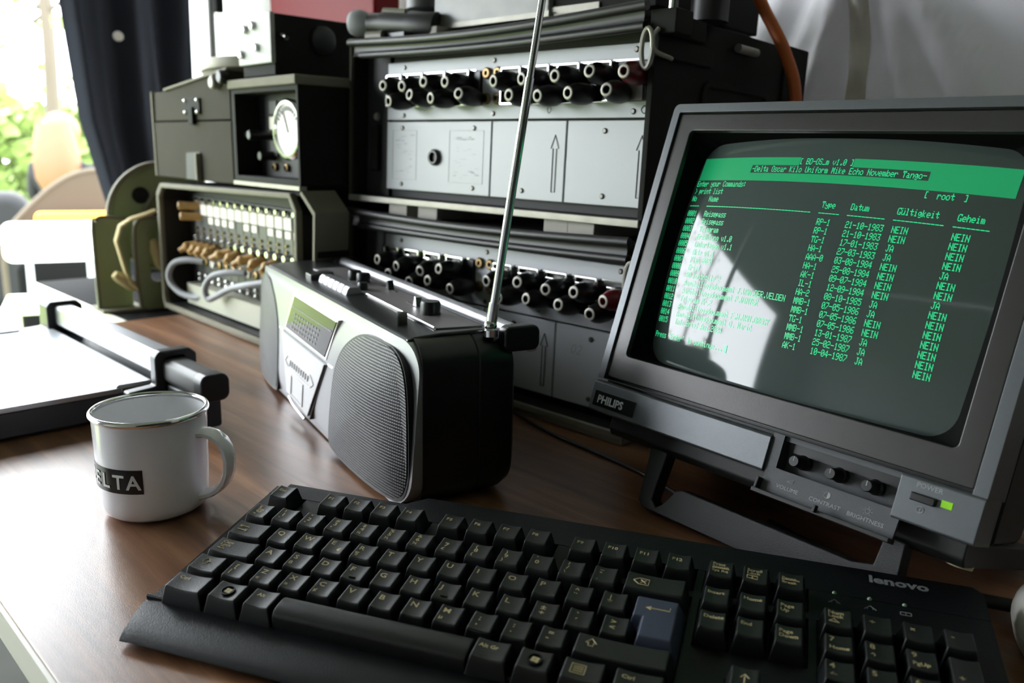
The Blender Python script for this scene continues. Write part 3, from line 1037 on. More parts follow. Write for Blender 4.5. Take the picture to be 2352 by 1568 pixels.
b = B()
patch(b, [(-287, 80.5), (-142, 79.5), (-113, 121), (-256, 122)], -.6, 4, 3)
b.obj('tuner_frame', 'chrome', X, smooth=30)
b = B()
patch(b, [(-283, 82), (-145.5, 81.2), (-116.5, 118.8), (-253, 119.8)], -1.2, 4, 3)
tw = b.obj('tuner_window', 'win', X, smooth=30)
b = B()
for j, z in enumerate((86, 91, 96, 101)):
    for i in range(10):
        x = -262 + 9 * i + (z - 82) * .7
        b.box(x, x + 4.2, fy(x, z) - 1.55, fy(x, z) - 1.3, z, z + 2)
b.box(-262, -128, fy(-200, 108) - 1.5, fy(-200, 108) - 1.2, 108, 108.7)
b.obj('scale_marks', 'greyprint', tw, smooth=0)
b = B()
patch(b, [(-266, 15), (-184, 11), (-137, 77), (-294, 77.5)], -.5, 4, 3)
b.obj('door_gap', 'black', X, smooth=30)
b = B()
patch(b, [(-264, 18), (-187, 14), (-142, 75), (-291, 75.5)], -2.2, 3, 3)
dr = b.obj('cassette_door', 'silver2', X, smooth=30)
b = B()
dl = lambda pts, r=.5: b.tube([(x, fy(x, z) - 2.5, z) for x, z in pts], r, 5, sub=1)
dl([(-272, 50), (-262, 57), (-182, 56), (-170, 49), (-180, 44), (-260, 45), (-272, 50)])
for i in range(9):
    dl([(-254 + 8 * i, 47.5), (-252 + 8 * i, 53.5)], .7)
dl([(-246, 40), (-246, 20), (-204, 18.5), (-204, 40), (-246, 40)])
b.obj('door_marks', 'whiteprint', dr, smooth=0)
b = B()
b.tube([(-258, fy(-258, 12) - .5, 14), (-240, fy(-240, 9) - .6, 9.5), (-200, fy(-200, 7) - .6, 7)], 1.2, 6)
b.obj('door_catch', 'chrome', X)
b = B()
for x0, x1 in ((-312, -293), (-141, -122)):
    b.box(x0, x1, fy(x0, 77) - .5, fy(x0, 77) + 3, 75.6, 77)
b.obj('seam_trim', 'chrome', X)
# top
b = B()
b.prism([(10, 129.5), (16, 131.4), (38, 133), (82, 133), (85, 131), (85, 126), (10, 126)], -412, 16, 'x').bevel(2.4, 3)
b.obj('top_cover', 'blackgloss', X)
b = B()
b.prism([(-335, 41), (-152, 41), (-148, 38), (4, 38), (8, 76), (-335, 76)], 131.5, 134.2, 'z').bevel(.5)
b.obj('control_plate', 'top', X)
b = B()
b.tube([(-156, 40, 134.4), (3, 37.5, 134.4)], .8, 6, sub=1)
b.obj('plate_trim', 'chrome', X)
kb0 = None
b = B()
b.prism([(24, 131), (26, 137), (28.5, 139.5), (38, 139), (41, 132)], -.0, 12.9, 'x').bevel(.8)
me = b.mesh('cassette_button', 'silver')
for i in range(6):
    o = link('cassette_button', me, X)
    o.location = ((-258 + 15.1 * i) / 1000, 0, 0)
b = B()
b.prism([(20, 131), (20, 137), (44, 139), (46, 131)], -290, -270, 'x').bevel(1)
b.obj('button_housing', 'black', X)
for x, y, r_, h in ((-243, 58, 7, 10), (-222, 60, 7, 10), (-184, 46, 5, 7), (-49, 57, 8.5, 11)):
    b = B()
    b.turn([(r_, 0), (r_, h * .8), (r_ - 1, h)], (x, y, 134), seg=24, cap1=True)
    b.obj('knob', 'black', X)
for x, y in ((-176, 70), (-84, 60)):
    b = B()
    b.box(x - 22, x + 18, y - 1.2, y + 1.2, 134.1, 134.6)
    sl = b.obj('slider_slot', 'black', X)
    b = B()
    b.prism([(x - 3, 134.4), (x + 5, 134.4), (x + 3, 143), (x, 143)], y - 3, y + 3, 'y').bevel(.6)
    b.obj('slider', 'chrome' if x > -100 else 'black', sl)
b = B()
b.turn([(12, -4), (12.6, -3), (12.6, 3), (12, 4)], (-36, 27, 128), (.4, 1, 0), 36, True, True)
b.obj('thumb_wheel', 'black', X)
# handle
b = B()
b.cyl((-392, 94, 131), (24, 94, 131), 6.3, seg=24)
hd = b.obj('handle_bar', 'silver', X)
for x0, x1 in ((-404, -390), (22, 34)):
    b = B()
    b.prism(rrect(82, 113, 117, 137, 6), x0, x1, 'x').bevel(2)
    b.obj('handle_end', 'blackgloss', X)
# antenna
A0, A1 = Vector((23, 75, 134)), Vector((23, 127, 470))
b = B()
b.sphere(A0 + Vector((0, 0, 3)), 5.2)
b.cyl(A0, A0 + Vector((0, 0, -5)), 6)
b.obj('antenna_base', 'chrome', X)
for t0, t1, r_ in ((0, .06, 4.2), (.05, .55, 3.3), (.55, 1, 2.7)):
    b = B()
    b.cyl(A0 + (A1 - A0) * t0, A0 + (A1 - A0) * t1, r_, seg=20)
    b.obj('antenna_section', 'chrome', X)

# ------------------------------------------------------------------ the two rack units
RM = FR((-.5916, .6033, 0), 1.42, -1.74)
def slotscrew():
    b = B()
    b.turn([(2.6, 0), (2.6, -.8), (1.8, -1.6)], (0, 0, 0), (0, 1, 0), 14, cap1=True)
    b.f.append(tuple(range(13, -1, -1)))
    return b.mesh('screw', 'screwm')
SCREW = slotscrew()
def post_mesh(m):
    b = B()
    b.turn([(7.5, 0), (8, 4), (9.6, 9), (10, 18), (9.2, 24), (7.4, 28), (6, 32)], (0, 0, 0), (0, -1, 0), 18, cap1=False)
    b.turn([(6, 32), (3.2, 32.4), (2.6, 26)], (0, 0, 0), (0, -1, 0), 18, cap1=True)
    return b.mesh('terminal_post', m)
POST, POSTR = post_mesh('black'), post_mesh('red')
b = B()
b.turn([(5.9, 31.8), (6, 32.5), (5.2, 33), (3.8, 32.9), (3.4, 31.5)], (0, 0, 0), (0, -1, 0), 18)
TIP = b.mesh('collar', 'worn')
b = B()
b.ring(rrect(-14, 14, -8.4, 8.4, 2, 2), rrect(-11.6, 11.6, -6, 6, 1, 2), -9, -3).bevel(.5)
CLIP = b.mesh('clip_frame', 'chrome')
b = B()
b.turn([(6, 0), (6, -1.4), (4.6, -2.6), (2.4, -2.6), (2.2, 4)], (0, 0, 0), (0, 1, 0), 18)
SOCK = b.mesh('socket', 'brass')
b = B()
b.box(-5.5, 5.5, -6, 0, -5, 5).bevel(1)
CPL = b.mesh('contact_plate', 'chrome')
def at(o, x, y, z):
    o.location = (x / 1000, y / 1000, z / 1000)
    return o
def arrow(b, x, z0, z1):
    w_, h_, hw, hh = 2.2, .35, 5, 13
    pl = [(x - w_, z0), (x - w_, z1 - hh), (x - hw, z1 - hh), (x, z1), (x + hw, z1 - hh), (x + w_, z1 - hh), (x + w_, z0)]
    b.tube([(q, -.3, z) for q, z in pl + pl[:1]], .45, 5, sub=1)
def rack(zb, label, upper):
    T_ = thing('field_exchange_unit', label, 'equipment', RM @ Matrix.Translation((0, 0, zb / 1000)), 'stacked grey panel exchange units')
    b = B()
    b.box(-284, -278, -16, 265, -13, 166)
    b.box(146, 152, -16, 265, -13, 166)
    b.box(-278, 146, -14, 265, -13, -9)
    b.box(-278, 146, -14, 265, 160, 166)
    b.box(-278, 146, 240, 265, -10, 160)
    b.bevel(.8)
    b.obj('case', 'case', T_)
    b = B()
    b.box(-278, -234, 4, 8, -10, 160)
    b.box(-278, 146, 8, 12, -10, 160)
    b.obj('back_plate', 'casein', T_)
    b = B()
    b.box(-284, 150, -19, -14, -16.5, -9.5).bevel(.8)
    b.obj('bottom_rail', 'worn', T_)
    b = B()
    b.box(-285, -280, -18, -12, -14, 164).bevel(.6)
    b.obj('corner_strip', 'olive', T_)
    b = B()
    b.box(142.5, 148.5, -10, 0, -12, 152).bevel(.5)
    b.obj('corner_strip', 'worn', T_)
    b = B()
    b.box(152, 155, 215, 266, -12, 168).bevel(1)
    b.obj('rear_flange', 'case', T_)
    # handle recess details at left
    b = B()
    b.box(-266, -250, -2, 4, 20, 74).bevel(2)
    b.obj('side_handle', 'case', T_)
    b = B()
    b.turn([(5, 0), (4, -3)], (-256, 3, 84), (0, 1, 0), 16, cap1=True)
    b.obj('stud', 'worn', T_)
    # panels
    for x0, x1, z0, z1, nm in ((-233, 142, 79.5, 143.5, 'upper_panel'), (-233, -57.5, 0, 77.5, 'lower_panel'), (-55.5, 45, 0, 77.5, 'lower_panel'), (47, 142, 0, 77.5, 'lower_panel')):
        b = B()
        b.box(x0, x1, 0, 4, z0, z1).bevel(.7)
        p = b.obj(nm, 'plate', T_)
        if nm == 'upper_panel':
            b = B()
            b.text('VERMITTLUNG', 4.2, lambda x, y: (-165 + x, -.25, 133 + y)) if False else None
            b.tube([(22, -.2, 92), (24.5, -.2, 88), (22, -.2, 84.5), (19.5, -.2, 88), (22, -.2, 92)], .3, 5)
            b.tube([(134, -.2, 90), (137, -.2, 86.5), (134, -.2, 83), (131, -.2, 86.5), (134, -.2, 90)], .35, 5)
            b.obj('panel_marks', 'dark', p, smooth=0)
        elif x0 == -233:
            b = B()
            for xa, xb in ((-222, -178), (-122, -68)):
                b.ring(rrect(xa, xb, 12, 68, .3, 1), rrect(xa + .4, xb - .4, 12.4, 67.6, .3, 1), -.3, 0)
                for q in range(26):
                    u, v = random.uniform(xa + 5, xb - 12), random.uniform(17, 62)
                    b.box(u, u + random.uniform(3, 8), -.25, 0, v, v + random.choice((.4, .5, 1.3)))
            b.text('DRAHT  HALB', 3.6, lambda x, y: (-163 + x, -.25, 53 + y)) if False else None
            b.obj('printed_diagram', 'greyprint', p, smooth=0)
            b = B()
            b.turn([(9, 0), (9, -3), (7.5, -5), (5.4, -5), (5, -1)], (-145, 0, 38.5), (0, 1, 0), 28)
            b.turn([(5, -1), (.1, -1)], (-145, 0, 38.5), (0, 1, 0), 28)
            b.obj('centre_socket', 'black', p)
        else:
            b = B()
            arrow(b, 32 if x1 < 60 else 134, 9, 64)
            b.obj('printed_arrow', 'strip', p, smooth=0)
    if not upper:
        b = B()
        b.tube([(-4, -.3, 52), (2, -.3, 45), (12, -.3, 42), (22, -.3, 46)], .5, 5)
        b.obj('red_scribble', 'redp', T_)
        b = B()
        b.text('02', 15, lambda x, y: (66 + x + y * .3, -.3, 50 + y))
        b.obj('blue_scribble', 'cable', T_, smooth=0)
    for x, z in ((-202, 137.5), (-56.5, 138), (121.5, 138), (-202, 84.5), (-55.5, 85), (122.5, 85), (-204, 70.5), (-83.5, 70.5), (-204.5, 6.7), (-83, 7.3), (-12, 68), (-10, 8.5), (92, 68), (93.5, 8.5)):
        at(link('screw', SCREW, T_), x, 0, z)
    # terminal blocks
    for x0, x1 in ((-234, -73), (-47, 138)):
        b = B()
        b.box(x0, x1, -4, 2, 93.5, 128).bevel(.8)
        tb = b.obj('terminal_block', 'jack', T_)
        b = B()
        b.box(x0 + 6, x1 - 6, -5, -3.4, 128, 129.4)
        b.obj('edge_strip', 'chrome', tb)  # specular glint along the block's top edge, added as a silver strip
        n_ = 4
        for i in range(n_):
            for z in (121, 101):
                at(link('clip_frame', CLIP, tb), x0 + 22 + 37.5 * i, 0, z)
        for i in range(n_):
            b = B()
            x = x0 + 22 + 37.5 * i
            b.box(x - 5, x + 5, -5.2, -4.2, 118, 124)
            b.obj('number_tag', 'tag', tb)
    ups = [-201, -165, -129, -92, -18, 20, 58, 96, 134]
    los = [-184, -148, -112, -75, 1, 39, 77, 115]
    for i, x in enumerate(ups):
        o = at(link('terminal_post', POSTR if i == 8 else POST, T_), x, -3, 115)
        o.rotation_euler = (R(random.uniform(-6, 6)), 0, R(random.uniform(-8, 8)))
        link('collar', TIP, o)
        at(link('contact_plate', CPL, T_), x - 15, -5, 119)
    for x in los:
        o = at(link('terminal_post', POST, T_), x, -3, 100)
        o.rotation_euler = (R(random.uniform(-6, 6)), 0, R(random.uniform(-8, 8)))
        link('collar', TIP, o)
        at(link('contact_plate', CPL, T_), x - 16, -5, 98)
    if upper:
        b = B()
        b.box(118, 134, -5, -3, 94, 111).bevel(.5)
        b.obj('label_plate', 'worn', T_)
    for x in (-65.5, -49.3):
        for z in (125.5, 100):
            at(link('socket', SOCK, T_), x, -1, z)
    # rolled rubber front cover
    b = B()
    sag = (lambda t: 3 * t - 7 * sin(pi * t)) if upper else (lambda t: 2 - 4 * sin(pi * t))
    b.tube([(-276 + 422 * t, -24 - 4 * sin(pi * t), 166 + sag(t)) for t in [i / 10 for i in range(11)]], 4.5, 12)
    b.tube([(-256 + 400 * t, -22, 151 + .5 * sag(t)) for t in [i / 10 for i in range(11)]], 4, 12)
    b.grid(lambda u, v: (-270 + 412 * u, -24 + 3 * sin(v * 3.1), 150 + .5 * sag(u) + (16 + .5 * sag(u)) * v), 20, 6)
    b.obj('front_cover_roll', 'rubber', T_)
    # latch on the right
    b = B()
    b.tube([(149 + 5.5 * cos(a * pi / 8), -24, 134 + 16 * sin(a * pi / 8)) for a in range(17)], 2.2, 8, sub=2)
    b.obj('latch_loop', 'worn', T_)
    b = B()
    b.tube([(157, -20, 150), (154, -24, 142), (156, -22, 132), (164, -12, 127), (158, 0, 128)], 2, 8)
    b.obj('latch_wire', 'worn', T_)
    b = B()
    b.box(146, 172, -18, 8, 146, 166).bevel(1.5)
    b.box(152, 162, 8, 46, 146, 164).bevel(1.5)
    b.obj('latch_block', 'case', T_)
    b = B()
    b.box(151, 157, -18, 70, 128, 146).bevel(1.5)
    b.obj('side_bar', 'case', T_)
    b = B()
    b.cyl((158, 110, 151), (158, 146, 151), 4)
    b.obj('side_rod', 'worn', T_)
    b = B()
    b.ring(rrect(60, 190, 30, 118, 14), rrect(66, 184, 36, 112, 10), 151, 155, 'x').bevel(1)
    b.obj('side_handle_recess', 'case', T_)
    return T_
rack(219, 'upper grey panel field exchange unit resting on pale wooden blocks', True)
rack(22, 'lower grey panel field exchange unit standing on the table behind the radio', False)
for i, (x0, x1, lab) in enumerate(((-212, -179, 'leftmost small pale wooden block between the two exchange units'), (-159, -126, 'second small pale wooden block from the left between the two exchange units'), (33, 64, 'rough pale wooden block beside the plain one under the upper unit'), (64, 96, 'smooth pale wooden block at the right under the upper unit'))):
    b = B()
    b.box(x0, x1, -12, 90, 189, 202.4).bevel(.8)
    o = b.obj('wooden_block', 'wblock')
    o.matrix_world = RM
    tag(o, lab, 'block', 'wooden spacer blocks')
b = B()
b.box(-280, 148, -16, 12, .8, 5.5)
o = b.obj('support_batten', 'wblock')
o.matrix_world = RM
tag(o, 'long flat wooden batten under the front of the lower exchange unit', 'batten')

# ------------------------------------------------------------------ things on top of the racks
def rthing(b, name, m, label, cat, group=None):
    o = b.obj(name, m)
    o.matrix_world = RM
    return tag(o, label, cat, group)
b = B()
b.box(-196, -172, 20, 60, 386, 403).bevel(.8)
rthing(b, 'wooden_block', 'wblock', 'pale wooden block under the left end of the galvanised box', 'block', 'wooden spacer blocks')
b = B()
b.box(-6, 34, 30, 100, 386, 402).bevel(.8)
rthing(b, 'wooden_block', 'wblock', 'pale hatched wooden block on top of the upper unit under the dark box', 'block', 'wooden spacer blocks')
b = B()
b.box(-200, -22, 40, 230, 403, 470).bevel(1.5)
gb = rthing(b, 'metal_box', 'foam', 'mottled pale grey galvanised metal box on top of the racks', 'box')
b = B()
b.box(-202, -20, 38, 40.5, 402.6, 408)
b.obj('bottom_lip', 'worn', gb)
b = B()
b.box(-20, 106, 46, 240, 402.3, 470).bevel(1.5)
db = rthing(b, 'dark_box', 'boxd', 'flat black box beside the galvanised box on the racks', 'box')
b = B()
b.box(-22, 40, 44, 46.5, 404, 412)
b.obj('light_edge', 'worn', db)
# rubber eyepiece scope
T_ = thing('periscope_eyepiece', 'black optical sight with grey rubber eyecup lying on the racks', 'optical sight', RM)
S0, S1 = Vector((-296, -10, 411)), Vector((-196, 30, 405))
dS = (S1 - S0)
b = B()
b.turn([(.5, 0), (8, 1), (13, 4), (15.5, 10), (15, 18), (12, 26), (10, 30)], S0, dS, 28)
b.obj('eyecup', 'greyprint', T_)
b = B()
b.turn([(11, 28), (12.5, 32), (12.5, 44), (14, 46), (14, 80), (16.5, 84), (16.5, 118)], S0, dS, 28, cap1=True)
b.obj('tube', 'rubber', T_)
b = B()
b.cyl((-250, 5, 423), (-222, 16, 421), 3.6)
b.obj('side_lever', 'worn', T_)
b = B()
b.cyl((-262, -8, 393), (-240, -2, 393), 6.5)
b.obj('roller', 'worn', T_)
b = B()
b.box(-250, -205, 0, 40, 386, 397).bevel(1)
b.obj('cradle', 'black', T_)
b = B()
b.turn([(24, 0), (24, 4), (21, 6), (21, 40), (26, 44), (26, 70)], (-236, 60, 386.5), (0, 0, 1), 32, True, True)
rthing(b, 'lens_housing', 'strip', 'dark grey round housing standing behind the optical sight', 'housing')
b = B()
b.turn([(17, 0), (17, 300), (15, 320)], (152, 64, 386.5), (0, 0, 1), 28, True, True)
rthing(b, 'dark_mast', 'rubber', 'thick black upright tube at the right rear of the racks', 'tube')
b = B()
b.cyl((126, 44, 386.5), (128, 46, 640), 4.2)
rthing(b, 'steel_rod', 'chrome', 'thin shiny upright steel rod beside the black tube', 'rod')

# ------------------------------------------------------------------ switchboard
SM = FR((-1.004, .529, 0), -2.3)
Q = thing('switchboard', 'olive cased field telephone switchboard with rows of jacks and tan plugs', 'switchboard', SM)
prof = [(-346, .5), (98, .5), (110, 12), (114, 128), (146, 136), (147, 188), (116, 212), (-336, 204), (-350, 190), (-354, 14)]
profn = [(-346, .5), (98, .5), (110, 12), (112, 128), (114, 136), (114, 188), (104, 211), (-336, 204), (-350, 190), (-354, 14)]
inn = [(-342, 10), (88, 10), (97, 20), (103, 184), (90, 203), (-326, 196), (-342, 182), (-346, 22)]
b = B()
b.ring(prof, [(x * .985, 4 + z * .96) for x, z in prof], 4, 48)
b.ring(profn, [(x * .985, 4 + z * .96) for x, z in profn], 48, 250)
b.prism([(x * .985, 4 + z * .96) for x, z in profn], 244, 248)
b.obj('case', 'case', Q, smooth=25)
b = B()
b.ring([(-349, 1), (84, 1), (104, 10), (110, 190), (94, 210), (-334, 203), (-352, 188), (-356, 14)], inn, -3, 6).bevel(1.6)
b.obj('front_rim', 'oliverim', Q)
b = B()
b.prism([(118, 214), (150, 190), (145, 130), (141, 131), (145, 187), (115, 210)], 0, 46, 'y')
b.obj('corner_guard', 'oliverim', Q)
b = B()
b.loft([[(x, 2, z) for x, z in inn], [(x, 45, z) for x, z in inn]], False, False)
b.prism(inn, 45, 48)
b.obj('recess', 'casein', Q, smooth=25)
b = B()
b.box(-306, 84, 20, 44, 14, 46)
b.obj('lower_plate', 'lowplate', Q)
for i in range(15):
    x = -294 + 25 * i
    b = B()
    b.box(x - 11.8, x + 11.8, 40, 45, 48, 184).bevel(.6)
    st = b.obj('jack_strip', 'strip', Q)
    if 1 <= i <= 12:
        b = B()
        b.box(x - 10.5, x + 10.5, 38.6, 40, 156, 172)
        b.obj('name_tag', 'tag', st)
    if i in (2, 3, 4, 5, 7, 8, 10, 11, 12, 13):
        b = B()
        b.box(x - 8, x + 8, 38.8, 40, 144, 153.5)
        b.obj('number_tag', 'tag', st)
    b = B()
    b.turn([(4.4, 0), (4.4, 4), (3, 6)], (x, 40, 178), (0, -1, 0), 14, cap1=True)
    b.obj('lamp', 'chrome', st)
    b = B()
    b.turn([(5.8, 0), (5.8, 7), (4, 9)], (x, 40, 118), (0, -1, 0), 16, cap1=True)
    b.obj('knob', 'chrome', st)
    for z in (134, 126):
        b = B()
        b.cyl((x - 4, 40, z), (x - 4, 37, z), 2.2, seg=10)
        b.obj('contact', 'brass', st)
    b = B()
    b.turn([(6.4, 0), (6.4, 3), (4.4, 4), (2.6, 4), (2.4, 0)], (x, 40, 82), (0, -1, 0), 16)
    b.obj('jack_ring', 'white' if i in (2, 7) else 'brass', st)
    for z in (60, 52):
        b = B()
        b.sphere((x, 38, z), 3.6, 10, 6)
        b.obj('jack_button', 'chrome', st)
for ip, (x, dx) in enumerate(((-296, -16), (-272, 0), (-248, 0), (-223, 6), (-170, -24), (-146, 10), (-95, -22), (-70, 12), (-30, 8))):
    P_ = thing('tan_plug', 'x', 'plug', SM)
    b = B()
    b.cyl((x, 38, 108), (x + dx * .4, 22, 104), 6.2)
    b.sphere((x + dx * .4, 22, 104), 7.2)
    b.cyl((x + dx * .4, 22, 104), (x + dx * .8, 13, 97), 5.2, 4.6)
    b.obj('plug_body', 'tan', P_)
    b = B()
    b.cyl((x, 41, 108.6), (x, 36, 107.6), 3)
    b.obj('plug_tip', 'brass', P_)
    P_['label'] = ('leftmost', 'second', 'third', 'fourth', 'fifth', 'sixth', 'seventh', 'eighth', 'rightmost')[ip] + ' tan plug' + ('' if ip in (0, 8) else ' from the left') + ' in the middle jack row of the switchboard'
    P_['group'] = 'tan plugs in the switchboard'
for x, z in ((-304, 168), (-298, 152)):
    b = B()
    b.cyl((x + 14, 44, z), (x - 2, 18, z + 1), 6.5)
    b.turn([(6.5, 0), (7, 2), (5.5, 4)], (x - 2, 18, z + 1), (-.55, -.85, 0), 16, cap1=True)
    o = b.obj('tan_peg', 'tan')
    o.matrix_world = SM
    tag(o, 'long tan peg at the upper left of the switchboard, ' + ('topmost of two' if z > 160 else 'lower of two'), 'peg', 'long tan pegs')
for nm, lab, pts in (('patch_cable', 'grey patch cable loop bulging out at the left of the switchboard', [(-270, 35, 83), (-292, 18, 84), (-312, 4, 78), (-322, -2, 60), (-317, 0, 43), (-296, 8, 30), (-268, 20, 27), (-244, 30, 36)]),
                     ('patch_cable', 'grey patch cable loop in the middle of the switchboard', [(-120, 35, 83), (-144, 20, 82), (-170, 6, 74), (-182, -1, 56), (-178, 1, 40), (-160, 7, 46), (-130, 14, 60), (-90, 20, 70), (-44, 35, 80)])):
    b = B()
    b.tube(pts, 5, 12)
    o = b.obj(nm, 'cable')
    o.matrix_world = SM
    tag(o, lab, 'cable', 'grey patch cables')

# ------------------------------------------------------------------ olive case, instrument, box on the switchboard
Q = thing('olive_case', 'olive metal equipment case with latch on top of the switchboard', 'case', SM)
b = B()
b.box(-352, -66, 0, 210, 213.5, 296).bevel(1.5)
b.obj('lower_shell', 'olive', Q)
b = B()
b.prism([(-340, 298), (-66, 298), (-66, 360), (-290, 341), (-336, 340)], 0, 210).bevel(1.2)
b.obj('lid', 'olive', Q)
b = B()
b.prism([(-292, 341.5), (-66, 361), (-66, 364), (-292, 344.5)], -3, 212)
b.obj('lid_rim', 'oliverim', Q)
b = B()
b.box(-350, -346, -1.5, 212, 214, 342)
b.obj('edge_strip', 'oliverim', Q)
b = B()
b.box(-216, -160, -3, 0, 306, 328).bevel(.5)
b.box(-196, -180, -6, 0, 292, 316).bevel(1)
lt = b.obj('latch', 'boxd', Q)
for x in (-210, -166):
    for z in (309, 325):
        b = B()
        b.sphere((x, -3, z), 3, 10, 6)
        b.obj('rivet', 'chrome', lt)
b = B()
b.prism([(-226, 214), (-222, 252), (-172, 254), (-168, 214)], -1.2, 3, 'y')
b.obj('handle_groove', 'casein', Q)
b = B()
b.box(-176, -170, -8, 0, 214, 252).bevel(1)
b.obj('handle_rib', 'oliverim', Q)
for x, z in ((-74, 352), (-100, 346)):
    b = B()
    b.turn([(9, 0), (9, -9), (7, -11)], (x, 0, z), (0, 1, 0), 16, cap1=True)
    b.obj('screw_knob', 'black' if x > -80 else 'worn', Q)
T_ = thing('round_tin', 'pale beige round tin resting on the sloping lid of the olive case', 'tin', SM @ FR((-.187, .075, .3565), 0, 0, -5))
b = B()
b.turn([(54, 0), (55, 1), (55, 12), (53, 13)], seg=48, cap0=True)
b.obj('base', 'oliverim', T_)
b = B()
b.turn([(57, 12), (58, 13.5), (57, 24), (54, 27), (.5, 28)], seg=48)
b.obj('lid', 'tag', T_)
Q = thing('meter_instrument', 'black cased instrument with a round glass dial on the switchboard', 'instrument', SM)
b = B()
b.ring(rrect(-62, 118, 219, 336, 3, 3), rrect(-52, 113, 226, 330, 2, 3), 0, 180).bevel(.8)
b.prism(rrect(-58, 114, 222, 332, 2, 3), 160, 178)
b.obj('case', 'case', Q)
b = B()
b.box(-64, 119, -4, 182, 336, 347).bevel(1.5)
b.obj('lid', 'oliverim', Q)
b = B()
b.box(-62, 118, -2, 8, 214, 219)
b.obj('base_rail', 'worn', Q)
b = B()
b.box(-52, 113, 34, 40, 226, 330)
b.obj('panel', 'casein', Q)
b = B()
b.turn([(36, 0), (37, -6), (34, -9), (31, -9), (30, -5)], (76, 14, 285), (0, 1, 0), 40, True, True)
dl_ = b.obj('dial_bezel', 'chrome', Q)
b = B()
b.turn([(30.5, -6), (.5, -6.5)], (76, 14, 285), (0, 1, 0), 40, False, False)
b.obj('dial_face', 'white', dl_)
b = B()
for q in range(11):
    a = R(30 + 12 * q)
    b.box(-.7, .7, -.4, .2, 22, 28, Matrix.Translation((76, 7.2, 285)) @ Matrix.Rotation(a - pi / 2, 4, 'Y'))
b.box(-.8, .8, -.6, .2, -4, 24, Matrix.Translation((76, 7, 285)) @ Matrix.Rotation(R(-25), 4, 'Y'))
b.obj('dial_marks', 'black', dl_, smooth=0)
for x in (-10, 22):
    for z0, z1, m in ((286, 302, 'tag'), (252, 272, 'strip'), (306, 322, 'strip')):
        b = B()
        b.box(x - 10, x + 10, 32, 34, z0, z1)
        b.obj('scale_plate', m, Q)
    b = B()
    b.turn([(5, 0), (5, -4), (3, -5), (2.5, 0)], (x + 2, 34, 238), (0, 1, 0), 18)
    b.obj('jack_ring', 'brass', Q)
for x, z, l_ in ((-14, 278, 34), (-14, 252, 20)):
    b = B()
    b.turn([(6, 0), (6, l_), (5, l_ + 1)], (x, 34, z), (0, -1, 0), 16, cap1=True)
    b.obj('knob', 'black', Q)
b = B()
b.turn([(4, 0), (4, 3)], (-50, 12, 279), (1, 0, 0), 12, True, True)
b.obj('stud', 'chrome', Q)
Q = thing('control_box', 'grey metal box, lit front and shaded sides coloured in, with four screws on top of the instrument', 'box', SM)
b = B()
b.box(-30, 57, 4, 175, 349, 420).bevel(1.5)
b.obj('housing', 'boxd', Q)
b = B()
b.box(-31, 58, -1, 5, 363, 421).bevel(1)
b.obj('front_plate', 'box', Q)  # lit front pale, shaded sides dark: light put into the box's colours
for x, z in ((-8, 405), (14, 408), (-20, 376), (22, 382)):
    b = B()
    b.turn([(5, 0), (5, -3), (3.5, -4.5)], (x, -1, z), (0, 1, 0), 16, cap1=True)
    b.obj('screw', 'chrome', Q)
for x in (-22, 30):
    for y in (8, 150):
        b = B()
        b.box(x, x + 16, y, y + 16, 347.5, 364).bevel(1)
        b.obj('foot', 'black', Q)
b = B()
b.cyl((58, 14, 396), (66, 16, 393), 4)
b.obj('toggle', 'chrome', Q)
b = B()
b.turn([(17, 0), (17, 3), (13, 4)], (57, 70, 395), (1, 0, 0), 24, cap1=True)
b.obj('side_socket', 'black', Q)
T_ = thing('red_case', 'dark red plastic case standing behind the control box', 'case', SM)
b = B()
b.prism(rrect(-490, -140, 1, 640, 40, 6), 275, 325, 'y').bevel(6, 3)
b.obj('shell', 'redp', T_)
b = B()
b.tube([(-380, 300, 636), (-375, 300, 668), (-255, 300, 668), (-250, 300, 636)], 9, 10)
b.obj('handle', 'redp', T_)

# ------------------------------------------------------------------ paper trimmer
T_ = thing('paper_trimmer', 'rotary paper trimmer with white bed and aluminium rail behind the mug', 'paper cutter')
b = B()
b.box(-1190, -815, -60, 345, 3, 27).bevel(2)
b.obj('base', 'cutbase', T_)
for x in (-1170, -850):
    for y in (-40, 320):
        b = B()
        b.cyl((x, y, 0), (x, y, 3.5), 9)
        b.obj('foot', 'black', T_)
b = B()
b.box(-1150, -817, -58, 280, 26.5, 30.5).bevel(.8)
b.obj('bed', 'cutplate', T_)
b = B()
b.box(-818.5, -815, -58, 278, 27, 32).bevel(.5)
b.obj('edge_guide', 'alu', T_)
b = B()
b.box(-1155, -1150, -58, 280, 27, 33).bevel(.5)
b.obj('edge_guide', 'alu', T_)
b = B()
b.prism([(272, 30), (276, 34.5), (308, 34.5), (310, 30)], -1140, -818, 'x').bevel(.5)
b.obj('clamp_strip', 'cutplate', T_)
b = B()
b.prism(rrect(312, 334, 38, 63, 4), -1130, -792, 'x').bevel(.6)
b.obj('rail', 'alu', T_)
for x0, x1 in ((-1160, -1126), (-806, -792)):
    b = B()
    b.prism([(276, 27), (345, 27), (345, 62), (338, 68), (308, 68), (303, 62), (303, 34), (276, 32)], x0, x1, 'x').bevel(2)
    b.obj('rail_end', 'black', T_)
b = B()
b.prism(rrect(310, 336, 36, 60, 7), -792, -722, 'x').bevel(.8)
b.obj('blade_head', 'strip', T_)
b = B()
b.prism(rrect(309, 337, 35, 61, 8), -722, -706, 'x').bevel(1.5)
b.obj('head_cap', 'black', T_)
b = B()
b.prism(rrect(312, 334, 6, 36, 3), -790, -720, 'x').bevel(1)
b.obj('head_skirt', 'cutbase', T_)

